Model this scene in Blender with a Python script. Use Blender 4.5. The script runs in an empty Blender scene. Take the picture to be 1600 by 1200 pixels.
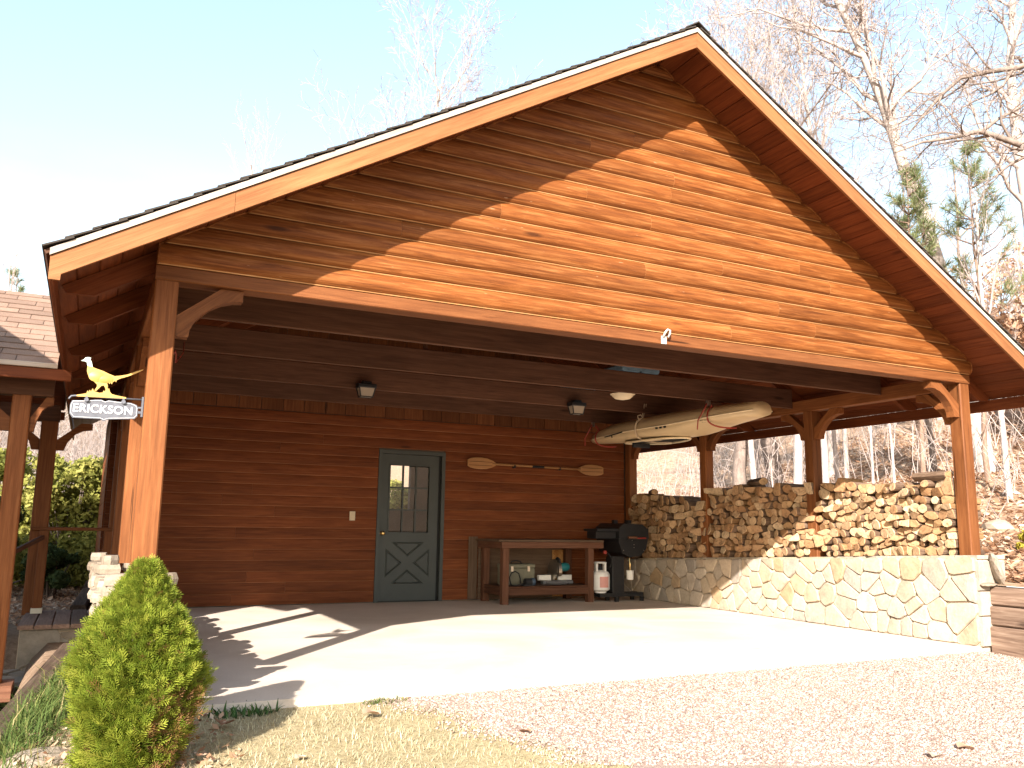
import bpy, bmesh, math, random
import numpy as np
from mathutils import Vector, Matrix

sc = bpy.context.scene
COL = sc.collection
R = math.radians

# ------------------------------------------------------------------ camera, sky, sun, exposure
cam = bpy.data.cameras.new('camera'); camo = bpy.data.objects.new('camera', cam); COL.objects.link(camo)
cam.sensor_width = 36.0; cam.lens = 1325.0*36/1600; cam.clip_start = 0.05; cam.clip_end = 2000
def cam_matrix(loc, yaw, pitch, roll):
    fwd = Vector((math.sin(yaw)*math.cos(pitch), math.cos(yaw)*math.cos(pitch), math.sin(pitch)))
    right = Vector((math.cos(yaw), -math.sin(yaw), 0)); up = right.cross(fwd)
    r2 = right*math.cos(roll)+up*math.sin(roll); u2 = up*math.cos(roll)-right*math.sin(roll)
    m = Matrix((r2, u2, -fwd)).transposed().to_4x4(); m.translation = loc
    return m
camo.matrix_world = cam_matrix((-0.2584, -5.4206, 1.0528), 0.45940, 0.16494, 0.01439)
sc.camera = camo

SUN_AZ, SUN_EL = 217.7, 26.3           # the sun stands behind the camera, to the left
w = bpy.data.worlds.new('World'); sc.world = w; w.use_nodes = True
nt = w.node_tree; nt.nodes.clear()
def wn(t, **k):
    n = nt.nodes.new(t)
    for a, b in k.items(): setattr(n, a, b)
    return n
out = wn('ShaderNodeOutputWorld'); bg = wn('ShaderNodeBackground')
sky = wn('ShaderNodeTexSky', sky_type='NISHITA', sun_disc=False, sun_elevation=R(SUN_EL), sun_rotation=R(SUN_AZ), altitude=200)
sky.air_density = 1.0; sky.dust_density = 1.2; sky.ozone_density = 1.0
tc = wn('ShaderNodeTexCoord'); mp = wn('ShaderNodeMapping'); mp.inputs['Scale'].default_value = (1.6, 1.6, 4.5)
mp.inputs['Location'].default_value = (0.35, 0.1, 0.0)
cn = wn('ShaderNodeTexNoise'); cn.inputs['Scale'].default_value = 1.3; cn.inputs['Detail'].default_value = 7; cn.inputs['Roughness'].default_value = 0.55
cr = wn('ShaderNodeValToRGB'); cr.color_ramp.elements[0].position = 0.44; cr.color_ramp.elements[1].position = 0.72
sep = wn('ShaderNodeSeparateXYZ'); low = wn('ShaderNodeMapRange'); low.inputs[1].default_value = 0.40; low.inputs[2].default_value = 0.16
add = wn('ShaderNodeMath', operation='MULTIPLY'); mix = wn('ShaderNodeMixRGB')
mix.inputs[2].default_value = (3.4, 3.5, 3.6, 1)
L = nt.links.new
L(tc.outputs['Generated'], mp.inputs[0]); L(mp.outputs[0], cn.inputs[0]); L(cn.outputs[0], cr.inputs[0])
L(tc.outputs['Generated'], sep.inputs[0]); L(sep.outputs[2], low.inputs[0])
L(cr.outputs[0], add.inputs[0]); L(low.outputs[0], add.inputs[1]); L(add.outputs[0], mix.inputs[0])
tint = wn('ShaderNodeMixRGB', blend_type='MULTIPLY'); tint.inputs[0].default_value = 1; tint.inputs[2].default_value = (1.20, 1.11, 0.96, 1)
hz = wn('ShaderNodeMapRange'); hz.inputs[1].default_value = 0.75; hz.inputs[2].default_value = 0.05; hz.inputs[3].default_value = 0.06; hz.inputs[4].default_value = 0.50
hmix = wn('ShaderNodeMixRGB'); hmix.inputs[2].default_value = (1.62, 2.02, 2.30, 1)      # thin winter haze
L(sky.outputs[0], tint.inputs[1]); L(sep.outputs[2], hz.inputs[0]); L(hz.outputs[0], hmix.inputs[0]); L(tint.outputs[0], hmix.inputs[1])
L(hmix.outputs[0], mix.inputs[1]); L(mix.outputs[0], bg.inputs[0]); L(bg.outputs[0], out.inputs[0])
bg.inputs[1].default_value = 0.15

sun = bpy.data.lights.new('sun', 'SUN'); suno = bpy.data.objects.new('sun', sun); COL.objects.link(suno)
sun.energy = 4.5; sun.angle = R(0.55); sun.color = (1.0, 0.925, 0.86)
LD = Vector((math.sin(R(37.7))*math.cos(R(SUN_EL)), math.cos(R(37.7))*math.cos(R(SUN_EL)), -math.sin(R(SUN_EL))))
suno.rotation_euler = LD.to_track_quat('-Z', 'Y').to_euler(); suno.location = (-20, -26, 20)

sc.view_settings.view_transform = 'Standard'; sc.view_settings.look = 'None'
sc.view_settings.exposure = 1.74; sc.view_settings.gamma = 1; sc.view_settings.use_curve_mapping = False
sc.render.engine = 'CYCLES'
sc.cycles.use_denoising = True
sc.cycles.max_bounces = 10; sc.cycles.diffuse_bounces = 6; sc.cycles.glossy_bounces = 4; sc.cycles.transparent_max_bounces = 12

# ------------------------------------------------------------------ helpers
rng = random.Random(7)
nrg = np.random.default_rng(11)
WM = {}
def world(o): return WM.get(o.name, Matrix.Identity(4))
def link(o, parent=None, M=None):
    M = Matrix.Identity(4) if M is None else M
    COL.objects.link(o)
    if parent is not None:
        o.parent = parent; o.matrix_basis = world(parent).inverted() @ M
    else: o.matrix_basis = M
    WM[o.name] = M.copy()
    return o
def tag(o, label=None, cat=None, group=None, kind=None):
    if label: o['label'] = label
    if cat: o['category'] = cat
    if group: o['group'] = group
    if kind: o['kind'] = kind
    return o
def empty(name, loc, label=None, cat=None, group=None):
    o = bpy.data.objects.new(name, None); o.empty_display_size = 0.1
    link(o, None, Matrix.Translation(loc)); return tag(o, label, cat, group)
def T(v): return Matrix.Translation(Vector(v))
def frame(p0, xdir, zdir):
    x = Vector(xdir).normalized(); z = Vector(zdir); z = (z - x*z.dot(x)).normalized(); y = z.cross(x)
    m = Matrix((x, y, z)).transposed().to_4x4(); m.translation = Vector(p0); return m

class MB:
    def __init__(s): s.v = []; s.f = []; s.m = []
    def add(s, vs, fs, mi=0):
        n = len(s.v); s.v += [tuple(v) for v in vs]; s.f += [tuple(i+n for i in f) for f in fs]; s.m += [mi]*len(fs); return s
    def box(s, a, b, mi=0, ch=0.0):
        (x0, y0, z0), (x1, y1, z1) = a, b
        if ch <= 0:
            vs = [(x0,y0,z0),(x1,y0,z0),(x1,y1,z0),(x0,y1,z0),(x0,y0,z1),(x1,y0,z1),(x1,y1,z1),(x0,y1,z1)]
            return s.add(vs, [(3,2,1,0),(4,5,6,7),(0,1,5,4),(1,2,6,5),(2,3,7,6),(3,0,4,7)], mi)
        # chamfer along the longest axis
        d = (x1-x0, y1-y0, z1-z0); ax = d.index(max(d)); o = [i for i in range(3) if i != ax]
        lo = (x0,y0,z0); hi = (x1,y1,z1); c = min(ch, d[o[0]]*.3, d[o[1]]*.3)
        A0,A1,B0,B1 = lo[o[0]],hi[o[0]],lo[o[1]],hi[o[1]]
        sec = [(A0+c,B0),(A1-c,B0),(A1,B0+c),(A1,B1-c),(A1-c,B1),(A0+c,B1),(A0,B1-c),(A0,B0+c)]
        vs = []
        for e in (lo[ax], hi[ax]):
            for p, q in sec:
                v = [0,0,0]; v[ax] = e; v[o[0]] = p; v[o[1]] = q; vs.append(v)
        fs = [(i,(i+1)%8,(i+1)%8+8,i+8) for i in range(8)] + [tuple(range(7,-1,-1)), tuple(range(8,16))]
        if ax == 1: fs = [f[::-1] for f in fs]
        return s.add(vs, fs, mi)
    def prism(s, pts, ext, mi=0, mi_cap=None):
        """pts: planar 3D outline, ext: extrusion vector"""
        n = len(pts); e = Vector(ext); a = [Vector(p) for p in pts]
        nor = Vector((0,0,0))
        for i in range(n): nor += a[i].cross(a[(i+1)%n])
        if nor.dot(e) > 0: a.reverse()
        vs = a + [p+e for p in a]
        s.add(vs, [(i+n,(i+1)%n+n,(i+1)%n,i)[::-1] if False else (i,i+n,(i+1)%n+n,(i+1)%n) for i in range(n)], mi)
        k = len(s.v)-2*n
        s.f += [tuple(range(k,k+n)), tuple(range(k+2*n-1,k+n-1,-1))]; s.m += [mi if mi_cap is None else mi_cap]*2
        return s
    def tube(s, pts, rad, n=6, mi=0, cap=True):
        P = [Vector(p) for p in pts]; r = rad if isinstance(rad,(list,tuple)) else [rad]*len(P)
        vs = []; up = None
        for i, p in enumerate(P):
            d = (P[min(i+1,len(P)-1)]-P[max(i-1,0)]).normalized()
            if up is None: up = d.orthogonal().normalized()
            up = (up - d*up.dot(d)); up = up.normalized() if up.length > 1e-6 else d.orthogonal().normalized()
            q = d.cross(up)
            for k in range(n):
                a = 2*math.pi*k/n; vs.append(p+(up*math.cos(a)+q*math.sin(a))*r[i])
        fs = []
        for i in range(len(P)-1):
            for k in range(n):
                k2 = (k+1)%n; fs.append((i*n+k,i*n+k2,(i+1)*n+k2,(i+1)*n+k))
        if cap: fs += [tuple(range(n-1,-1,-1)), tuple(range((len(P)-1)*n,len(P)*n))]
        return s.add(vs, fs, mi)
    def lathe(s, prof, c, n=16, mi=0, axis='z'):
        vs = []
        for r, z in prof:
            for k in range(n):
                a = 2*math.pi*k/n; u, v = r*math.cos(a), r*math.sin(a)
                vs.append({'z':(c[0]+u,c[1]+v,c[2]+z),'x':(c[0]+z,c[1]+u,c[2]+v),'y':(c[0]+v,c[1]+z,c[2]+u)}[axis])
        fs = [(i*n+k,i*n+(k+1)%n,(i+1)*n+(k+1)%n,(i+1)*n+k) for i in range(len(prof)-1) for k in range(n)]
        fs += [tuple(range(n-1,-1,-1)), tuple(range((len(prof)-1)*n,len(prof)*n))]
        return s.add(vs, fs, mi)
    def build(s, name, mats, parent=None, M=None, smooth=False):
        M = Matrix.Identity(4) if M is None else M
        inv = M.inverted(); me = bpy.data.meshes.new(name)
        me.from_pydata([inv @ Vector(v) for v in s.v], [], s.f)
        for m in (mats if isinstance(mats,(list,tuple)) else [mats]): me.materials.append(m)
        me.polygons.foreach_set('material_index', s.m)
        if smooth: me.polygons.foreach_set('use_smooth', [True]*len(s.f))
        me.update()
        return link(bpy.data.objects.new(name, me), parent, M)

def np_mesh(name, V, F, mat, parent=None, M=None, smooth=False, attr=None, per_face_mat=None):
    me = bpy.data.meshes.new(name); V = np.asarray(V, np.float32); F = np.asarray(F, np.int32); k = F.shape[1]
    me.vertices.add(len(V)); me.vertices.foreach_set('co', V.ravel())
    me.loops.add(F.size); me.loops.foreach_set('vertex_index', F.ravel())
    me.polygons.add(len(F)); me.polygons.foreach_set('loop_start', np.arange(len(F), dtype=np.int32)*k)
    try: me.polygons.foreach_set('loop_total', np.full(len(F), k, np.int32))
    except Exception: pass
    for m in (mat if isinstance(mat,(list,tuple)) else [mat]): me.materials.append(m)
    if per_face_mat is not None: me.polygons.foreach_set('material_index', np.asarray(per_face_mat, np.int32))
    if smooth: me.polygons.foreach_set('use_smooth', np.ones(len(F), bool))
    if attr is not None:
        a = me.attributes.new('tint', 'FLOAT', 'POINT'); a.data.foreach_set('value', np.asarray(attr, np.float32))
    me.update(calc_edges=True); me.validate()
    return link(bpy.data.objects.new(name, me), parent, M)

# ------------------------------------------------------------------ materials
class NB:
    def __init__(s, name, rough=0.6, spec=0.3):
        s.m = bpy.data.materials.new(name); s.m.use_nodes = True; s.t = s.m.node_tree
        s.b = s.t.nodes['Principled BSDF']; s.b.inputs['Roughness'].default_value = rough
        s.b.inputs['Specular IOR Level'].default_value = spec
        s.tc = s.n('ShaderNodeTexCoord'); s.oi = s.n('ShaderNodeObjectInfo')
    def n(s, t, **k):
        x = s.t.nodes.new(t)
        for a, b in k.items(): setattr(x, a, b)
        return x
    def l(s, a, b): s.t.links.new(a, b)
    def coords(s, scale=(1,1,1), rand=True, src='Object'):
        mp = s.n('ShaderNodeMapping'); mp.inputs['Scale'].default_value = scale
        if rand:
            mu = s.n('ShaderNodeVectorMath', operation='MULTIPLY_ADD'); cb = s.n('ShaderNodeCombineXYZ')
            for i in range(3): s.l(s.oi.outputs['Random'], cb.inputs[i])
            s.l(cb.outputs[0], mu.inputs[0]); mu.inputs[1].default_value = (37.0, 53.0, 71.0); s.l(s.tc.outputs[src], mu.inputs[2])
            s.l(mu.outputs[0], mp.inputs[0])
        else: s.l(s.tc.outputs[src], mp.inputs[0])
        return mp.outputs[0]
    def noise(s, co, scale, detail=4, rough=0.55, dist=0.0):
        x = s.n('ShaderNodeTexNoise'); x.inputs['Scale'].default_value = scale; x.inputs['Detail'].default_value = detail
        x.inputs['Roughness'].default_value = rough; x.inputs['Distortion'].default_value = dist
        s.l(co, x.inputs['Vector']); return x.outputs[0]
    def ramp(s, fac, stops, interp='LINEAR'):
        x = s.n('ShaderNodeValToRGB'); e = x.color_ramp.elements; x.color_ramp.interpolation = interp
        while len(e) < len(stops): e.new(0.5)
        for el, (p, c) in zip(e, stops): el.position = p; el.color = (*c, 1) if len(c) == 3 else c
        s.l(fac, x.inputs[0]); return x.outputs[0]
    def mix(s, fac, a, b, mode='MIX'):
        x = s.n('ShaderNodeMixRGB', blend_type=mode)
        for i, v in enumerate((fac, a, b)):
            if hasattr(v, 'is_linked') or hasattr(v, 'links'): s.l(v, x.inputs[i])
            else: x.inputs[i].default_value = v if i == 0 else (*v, 1)
        return x.outputs[0]
    def math(s, op, a, b=0.0):
        x = s.n('ShaderNodeMath', operation=op)
        for i, v in enumerate((a, b)):
            if hasattr(v, 'links'): s.l(v, x.inputs[i])
            else: x.inputs[i].default_value = v
        return x.outputs[0]
    def bump(s, h, strength=0.3, dist=0.01):
        x = s.n('ShaderNodeBump'); x.inputs['Strength'].default_value = strength; x.inputs['Distance'].default_value = dist
        s.l(h, x.inputs['Height']); s.l(x.outputs[0], s.b.inputs['Normal'])
    def color(s, c):
        if hasattr(c, 'links'): s.l(c, s.b.inputs['Base Color'])
        else: s.b.inputs['Base Color'].default_value = (*c, 1)
        return s.m

def g3(x): return (x, x, x)
def wood_mat(name, lo, mid, hi, rough=0.55, vary=0.35, knots=True, crack=0.0, spec=0.14, wear=0.0):
    """grain runs along the piece's own X axis"""
    b = NB(name, rough, spec)
    grain = b.noise(b.coords((0.8, 14, 14)), 3.0, 6, 0.62, 0.6)
    broad = b.noise(b.coords((0.5, 2.2, 2.2)), 1.6, 3, 0.5)
    fine = b.noise(b.coords((3.0, 90, 90)), 2.0, 3, 0.6)
    c = b.ramp(grain, [(0.25, lo), (0.5, mid), (0.76, hi)])
    c = b.mix(0.55, c, b.ramp(broad, [(0.25, g3(0.52)), (0.55, g3(0.95)), (0.8, g3(1.25))]), 'MULTIPLY')
    c = b.mix(0.35, c, b.ramp(fine, [(0.3, g3(0.6)), (0.7, g3(1.2))]), 'MULTIPLY')
    c = b.mix(1.0, c, b.ramp(b.oi.outputs['Random'], [(0.0, g3(1-vary)), (0.5, g3(1.0)), (1.0, g3(1+vary*.55))]), 'MULTIPLY')
    if knots:
        v = b.n('ShaderNodeTexVoronoi'); v.inputs['Scale'].default_value = 1.0; b.l(b.coords((1.15, 5.0, 5.0)), v.inputs['Vector'])
        k = b.ramp(v.outputs['Distance'], [(0.05, (1, 1, 1)), (0.12, (0, 0, 0))])
        sel = b.n('ShaderNodeSeparateColor'); b.l(v.outputs['Color'], sel.inputs[0])
        pick = b.math('MULTIPLY', b.math('GREATER_THAN', sel.outputs[0], 0.6), k)
        c = b.mix(b.math('MULTIPLY', pick, 0.75), c, (lo[0]*.35, lo[1]*.35, lo[2]*.35))
    if crack > 0:
        ck = b.noise(b.coords((0.5, 22, 22)), 1.3, 2, 0.5, 0.4)
        kk = b.ramp(ck, [(0.295, (1, 1, 1)), (0.315, (0, 0, 0))])
        c = b.mix(b.math('MULTIPLY', kk, crack), c, (lo[0]*.12, lo[1]*.12, lo[2]*.12))
    if wear > 0:                                               # dark weather stains and small pale nicks
        st = b.noise(b.coords((0.9, 4.5, 4.5)), 1.7, 5, 0.65, 0.8)
        c = b.mix(b.ramp(st, [(0.56, (0, 0, 0)), (0.74, (wear, wear, wear))]), c, (lo[0]*.55, lo[1]*.55, lo[2]*.6))
        nk = b.noise(b.coords((5.0, 60, 30)), 2.2, 2, 0.5)
        c = b.mix(b.ramp(nk, [(0.735, (0, 0, 0)), (0.76, (wear, wear, wear))]), c, (0.55, 0.36, 0.2))
    b.bump(b.mix(0.5, grain, fine), 0.3, 0.006)
    return b.color(c)

M = {}
M['siding'] = wood_mat('cedar_siding', (0.085,0.024,0.0065), (0.200,0.064,0.0155), (0.36,0.148,0.046), 0.5, 0.14, wear=0.32)
M['siding_edge'] = wood_mat('pale_siding_edge', (0.32,0.14,0.05), (0.44,0.22,0.085), (0.52,0.29,0.13), 0.5, 0.1, knots=False)
M['cabin_edge'] = wood_mat('pale_cabin_edge', (0.22,0.085,0.036), (0.30,0.125,0.055), (0.36,0.165,0.075), 0.6, 0.1, knots=False)
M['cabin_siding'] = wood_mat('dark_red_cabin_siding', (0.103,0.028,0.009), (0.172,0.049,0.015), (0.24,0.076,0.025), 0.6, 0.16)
M['timber'] = wood_mat('stained_timber', (0.125,0.042,0.014), (0.205,0.073,0.024), (0.275,0.108,0.038), 0.55, 0.22, crack=0.8)
M['rake'] = wood_mat('rake_board_wood', (0.20,0.078,0.028), (0.275,0.115,0.044), (0.35,0.16,0.066), 0.55, 0.12)
M['plank'] = wood_mat('soffit_plank_wood', (0.095,0.024,0.009), (0.155,0.042,0.014), (0.21,0.062,0.020), 0.55, 0.17)
M['dark_timber'] = wood_mat('dark_tie_timber', (0.068,0.031,0.018), (0.105,0.049,0.028), (0.145,0.071,0.042), 0.65, 0.25)
M['vertical'] = wood_mat('vertical_board_wood', (0.105,0.036,0.013), (0.17,0.06,0.021), (0.225,0.086,0.032), 0.6, 0.3)
M['trim'] = wood_mat('pale_trim_wood', (0.36,0.29,0.225), (0.44,0.37,0.30), (0.51,0.44,0.37), 0.55, 0.1, knots=False)
M['bench'] = wood_mat('workbench_wood', (0.085,0.036,0.021), (0.135,0.06,0.034), (0.185,0.09,0.054), 0.7, 0.3)
M['ply'] = wood_mat('weathered_plywood', (0.10,0.062,0.04), (0.14,0.09,0.058), (0.18,0.12,0.08), 0.75, 0.15, knots=False)
M['sleeper'] = wood_mat('weathered_sleeper', (0.085,0.052,0.036), (0.19,0.125,0.088), (0.31,0.225,0.165), 0.9, 0.3, crack=0.95, spec=0.1)
M['shaded_sleeper'] = wood_mat('dark_shaded_sleeper', (0.040,0.027,0.020), (0.092,0.064,0.047), (0.165,0.12,0.09), 0.95, 0.3, crack=0.95, spec=0.05)  # darker copy of the sleeper wood, shade put into its colour
M['grey_board'] = wood_mat('grey_deck_board', (0.16,0.105,0.08), (0.24,0.165,0.13), (0.33,0.24,0.195), 0.8, 0.3)
M['paddle'] = wood_mat('paddle_wood', (0.30,0.145,0.058), (0.40,0.205,0.085), (0.48,0.27,0.125), 0.4, 0.1, knots=False)

def plain(name, col, rough=0.5, metal=0.0, var=0.12, scale=8, spec=0.4, bump=0.0):
    b = NB(name, rough, spec); b.b.inputs['Metallic'].default_value = metal
    nz = b.noise(b.coords((1,1,1)), scale, 5, 0.6)
    if bump: b.bump(nz, bump, 0.01)
    return b.color(b.ramp(nz, [(0.3, tuple(x*(1-var) for x in col)), (0.7, tuple(min(1, x*(1+var)) for x in col))]))
M['door'] = plain('green_grey_door_paint', (0.050,0.058,0.053), 0.5, 0, 0.1, 5)
M['dark_gap'] = plain('black_weatherstrip', (0.01,0.01,0.01), 0.8)
M['brass'] = plain('polished_brass', (0.75,0.52,0.2), 0.25, 1.0, 0.05)
M['black_metal'] = plain('black_painted_steel', (0.012,0.012,0.013), 0.45, 0.0, 0.25, 20)
M['iron'] = plain('grey_cast_metal', (0.11,0.113,0.128), 0.55, 0.3, 0.18, 30, bump=0.15)
M['white_letter'] = plain('white_letter_paint', (0.74,0.74,0.74), 0.5)
M['bird'] = plain('yellow_painted_metal', (0.47,0.29,0.075), 0.5, 0, 0.15, 18)
M['bird_head'] = plain('pale_green_painted_metal', (0.46,0.52,0.44), 0.5, 0, 0.1, 20)
M['tank'] = plain('white_tank_paint', (0.72,0.71,0.68), 0.4, 0, 0.06)
M['red'] = plain('red_plastic', (0.27,0.03,0.02), 0.4)
M['red_print'] = plain('faded_red_print', (0.62,0.30,0.26), 0.5)
M['teal'] = plain('teal_motor_plastic', (0.02,0.16,0.17), 0.4)
M['saw_grey'] = plain('cast_saw_base', (0.22,0.22,0.23), 0.4, 0.4, 0.15)
M['steel'] = plain('bright_saw_steel', (0.45,0.40,0.33), 0.3, 0.9, 0.1)
M['cream'] = plain('cream_plastic', (0.60,0.50,0.34), 0.5)
M['white_block'] = plain('white_painted_block', (0.72,0.70,0.64), 0.6)
M['olive'] = plain('olive_grey_toolbox', (0.16,0.15,0.10), 0.6)
M['kayak'] = plain('tan_polyethylene', (0.55,0.42,0.245), 0.38, 0, 0.07, 3, 0.5)
M['kayak_seam'] = plain('pale_kayak_rim', (0.70,0.58,0.38), 0.4)
M['black_rubber'] = plain('black_rubber', (0.015,0.015,0.016), 0.7)
M['rope'] = plain('beige_rope', (0.48,0.38,0.26), 0.9, 0, 0.2, 60)
M['lamp_glass'] = plain('frosted_lamp_glass', (0.34,0.28,0.21), 0.35, 0, 0.08)
M['blue'] = plain('slate_blue_tarpaulin', (0.12,0.20,0.27), 0.6, 0, 0.25, 12, bump=0.3)
M['white_fit'] = plain('weathered_white_plastic', (0.46,0.43,0.39), 0.6, 0, 0.45, 40)
M['metal_plate'] = plain('galvanised_plate', (0.55,0.52,0.44), 0.45, 0.7, 0.15)
M['yellow'] = plain('yellow_sticker', (0.75,0.45,0.05), 0.5)
M['room'] = plain('dim_room_plaster', (0.10,0.085,0.07), 0.9)

def osb():
    b = NB('oriented_strand_board', 0.75, 0.2)
    v = b.n('ShaderNodeTexVoronoi'); v.inputs['Scale'].default_value = 28; b.l(b.coords((1, 1, 2.2)), v.inputs['Vector'])
    s = b.n('ShaderNodeSeparateColor'); b.l(v.outputs['Color'], s.inputs[0])
    return b.color(b.ramp(s.outputs[0], [(0, (0.28,0.12,0.035)), (0.5, (0.40,0.19,0.06)), (1, (0.50,0.27,0.10))]))
M['osb'] = osb()
def glass():
    b = NB('window_glass', 0.02, 0.5); b.b.inputs['Transmission Weight'].default_value = 1.0; b.b.inputs['IOR'].default_value = 1.45
    return b.color((0.9, 0.93, 0.92))
M['glass'] = glass()

def stone_mat(name, stops, rough=0.85, bumpy=0.5):
    b = NB(name, rough, 0.15)
    base = b.ramp(b.oi.outputs['Random'], stops, 'CONSTANT' if False else 'LINEAR')
    n1 = b.noise(b.coords((1,1,1)), 7, 6, 0.65, 0.4); n2 = b.noise(b.coords((1,1,1)), 34, 4, 0.6)
    c = b.mix(0.7, base, b.ramp(n1, [(0.28, g3(0.62)), (0.5, g3(1.0)), (0.75, g3(1.22))]), 'MULTIPLY')
    c = b.mix(0.5, c, b.ramp(n2, [(0.3, g3(0.75)), (0.7, g3(1.15))]), 'MULTIPLY')
    rust = b.noise(b.coords((1,1,1)), 2.6, 3, 0.5)
    c = b.mix(b.ramp(rust, [(0.60, (0,0,0)), (0.75, (0.4,0.4,0.4))]), c, (0.36,0.22,0.10))
    b.bump(b.mix(0.4, n1, n2), bumpy, 0.02)
    return b.color(c)
M['stone'] = stone_mat('tan_field_stone', [(0.0,(0.38,0.295,0.20)),(0.15,(0.44,0.365,0.275)),(0.3,(0.31,0.265,0.215)),(0.45,(0.46,0.39,0.305)),(0.56,(0.37,0.255,0.145)),(0.66,(0.42,0.35,0.265)),(0.85,(0.29,0.255,0.215)),(1.0,(0.42,0.335,0.23))])
M['pale_stone'] = stone_mat('pale_loose_stone', [(0.0,(0.25,0.20,0.145)),(0.5,(0.31,0.255,0.195)),(1.0,(0.20,0.155,0.11))], 0.85, 0.7)
M['flagstone'] = stone_mat('grey_flagstone', [(0.0,(0.26,0.24,0.20)),(0.5,(0.32,0.29,0.24)),(1.0,(0.24,0.20,0.15))])
M['mortar'] = plain('sandy_mortar', (0.46,0.385,0.29), 0.95, 0, 0.2, 30, 0.1, bump=0.5)

def concrete():
    b = NB('worn_concrete', 0.85, 0.2)
    n1 = b.noise(b.coords((1,1,1), False), 0.9, 5, 0.6, 0.5); n2 = b.noise(b.coords((1,1,1), False), 60, 4, 0.7); n3 = b.noise(b.coords((0.5,1.6,1), False), 3.2, 4, 0.7)
    c = b.ramp(n1, [(0.3, (0.53,0.435,0.345)), (0.55, (0.63,0.535,0.44)), (0.75, (0.69,0.60,0.51))])
    c = b.mix(0.3, c, b.ramp(n2, [(0.3, g3(0.75)), (0.7, g3(1.15))]), 'MULTIPLY')
    c = b.mix(b.ramp(n3, [(0.64, (0,0,0)), (0.72, (0.35,0.35,0.35))]), c, (0.22,0.165,0.12))
    b.bump(n2, 0.15, 0.004)
    return b.color(c)
M['concrete'] = concrete()

def ground_mat(name, stops, scale=14, leafy=0.0, rough=0.95, bumpy=0.6):
    b = NB(name, rough, 0.05); co = b.coords((1,1,1), False)
    n1 = b.noise(co, scale, 8, 0.75, 0.6); n2 = b.noise(co, 0.7, 4, 0.6)
    c = b.ramp(n1, stops)
    c = b.mix(0.6, c, b.ramp(n2, [(0.3, g3(0.7)), (0.7, g3(1.15))]), 'MULTIPLY')
    if leafy:
        v = b.n('ShaderNodeTexVoronoi'); v.inputs['Scale'].default_value = 9; b.l(co, v.inputs['Vector'])
        s = b.n('ShaderNodeSeparateColor'); b.l(v.outputs['Color'], s.inputs[0])
        lc = b.ramp(s.outputs[0], [(0,(0.20,0.10,0.05)),(0.35,(0.34,0.19,0.10)),(0.7,(0.46,0.30,0.18)),(1,(0.56,0.42,0.29))])
        lc = b.mix(0.6, lc, b.ramp(v.outputs['Distance'], [(0.0, g3(1.15)), (0.6, g3(0.5))]), 'MULTIPLY')
        c = b.mix(leafy, c, lc)
    b.bump(n1, bumpy, 0.03)
    return b.color(c)
M['soil'] = ground_mat('leafy_soil', [(0.3,(0.13,0.085,0.055)),(0.5,(0.24,0.165,0.11)),(0.7,(0.34,0.25,0.175))], 14)
M['litter'] = ground_mat('leaf_litter', [(0.3,(0.25,0.165,0.12)),(0.5,(0.41,0.29,0.205)),(0.7,(0.54,0.42,0.32))], 9, 0.6)
M['gravel_bed'] = ground_mat('gravel_bed', [(0.3,(0.28,0.205,0.165)),(0.5,(0.37,0.275,0.225)),(0.7,(0.44,0.34,0.285))], 45)
M['turf'] = ground_mat('dry_turf_soil', [(0.3,(0.25,0.19,0.10)),(0.5,(0.38,0.31,0.175)),(0.7,(0.48,0.40,0.245))], 30)

def tint_mat(name, stops, rough=0.8, transl=0.0, spec=0.1):
    b = NB(name, rough, spec); a = b.n('ShaderNodeAttribute'); a.attribute_name = 'tint'
    c = b.ramp(a.outputs['Fac'], stops); b.color(c)
    if transl:
        t = b.n('ShaderNodeBsdfTranslucent'); b.l(c, t.inputs[0]); mx = b.n('ShaderNodeMixShader'); mx.inputs[0].default_value = transl
        o = b.t.nodes['Material Output']; b.l(b.b.outputs[0], mx.inputs[1]); b.l(t.outputs[0], mx.inputs[2]); b.l(mx.outputs[0], o.inputs[0])
    return b.m
M['pebble'] = tint_mat('gravel_pebble', [(0,(0.19,0.128,0.098)),(0.2,(0.31,0.222,0.178)),(0.65,(0.385,0.285,0.232)),(0.92,(0.46,0.365,0.31)),(1,(0.58,0.51,0.46))], 0.85)
M['dry_grass'] = tint_mat('dry_lawn_grass', [(0,(0.22,0.185,0.085)),(0.3,(0.42,0.36,0.205)),(0.7,(0.55,0.48,0.315)),(1,(0.64,0.58,0.43))], 0.8, 0.3)
M['green_grass'] = tint_mat('green_grass_blades', [(0,(0.05,0.085,0.022)),(0.6,(0.12,0.17,0.045)),(0.85,(0.22,0.22,0.07)),(1,(0.36,0.29,0.14))], 0.7, 0.3)
M['weed'] = tint_mat('weed_leaf', [(0,(0.035,0.08,0.025)),(1,(0.09,0.16,0.045))], 0.6, 0.25)
M['arbor'] = tint_mat('arborvitae_foliage', [(0,(0.05,0.09,0.012)),(0.35,(0.17,0.225,0.025)),(0.72,(0.34,0.37,0.052)),(0.80,(0.28,0.27,0.05)),(0.86,(0.26,0.13,0.05)),(1,(0.36,0.21,0.10))], 0.6, 0.42)
M['bush'] = tint_mat('bush_foliage', [(0,(0.10,0.115,0.03)),(0.5,(0.27,0.27,0.06)),(1,(0.45,0.40,0.12))], 0.6, 0.4)
M['dark_bush'] = tint_mat('dark_bush_foliage', [(0,(0.025,0.045,0.018)),(0.6,(0.06,0.09,0.03)),(1,(0.11,0.13,0.05))], 0.6, 0.25)
M['gold_bush'] = tint_mat('golden_bush_foliage', [(0,(0.28,0.24,0.03)),(1,(0.50,0.42,0.07))], 0.6, 0.3)
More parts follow.
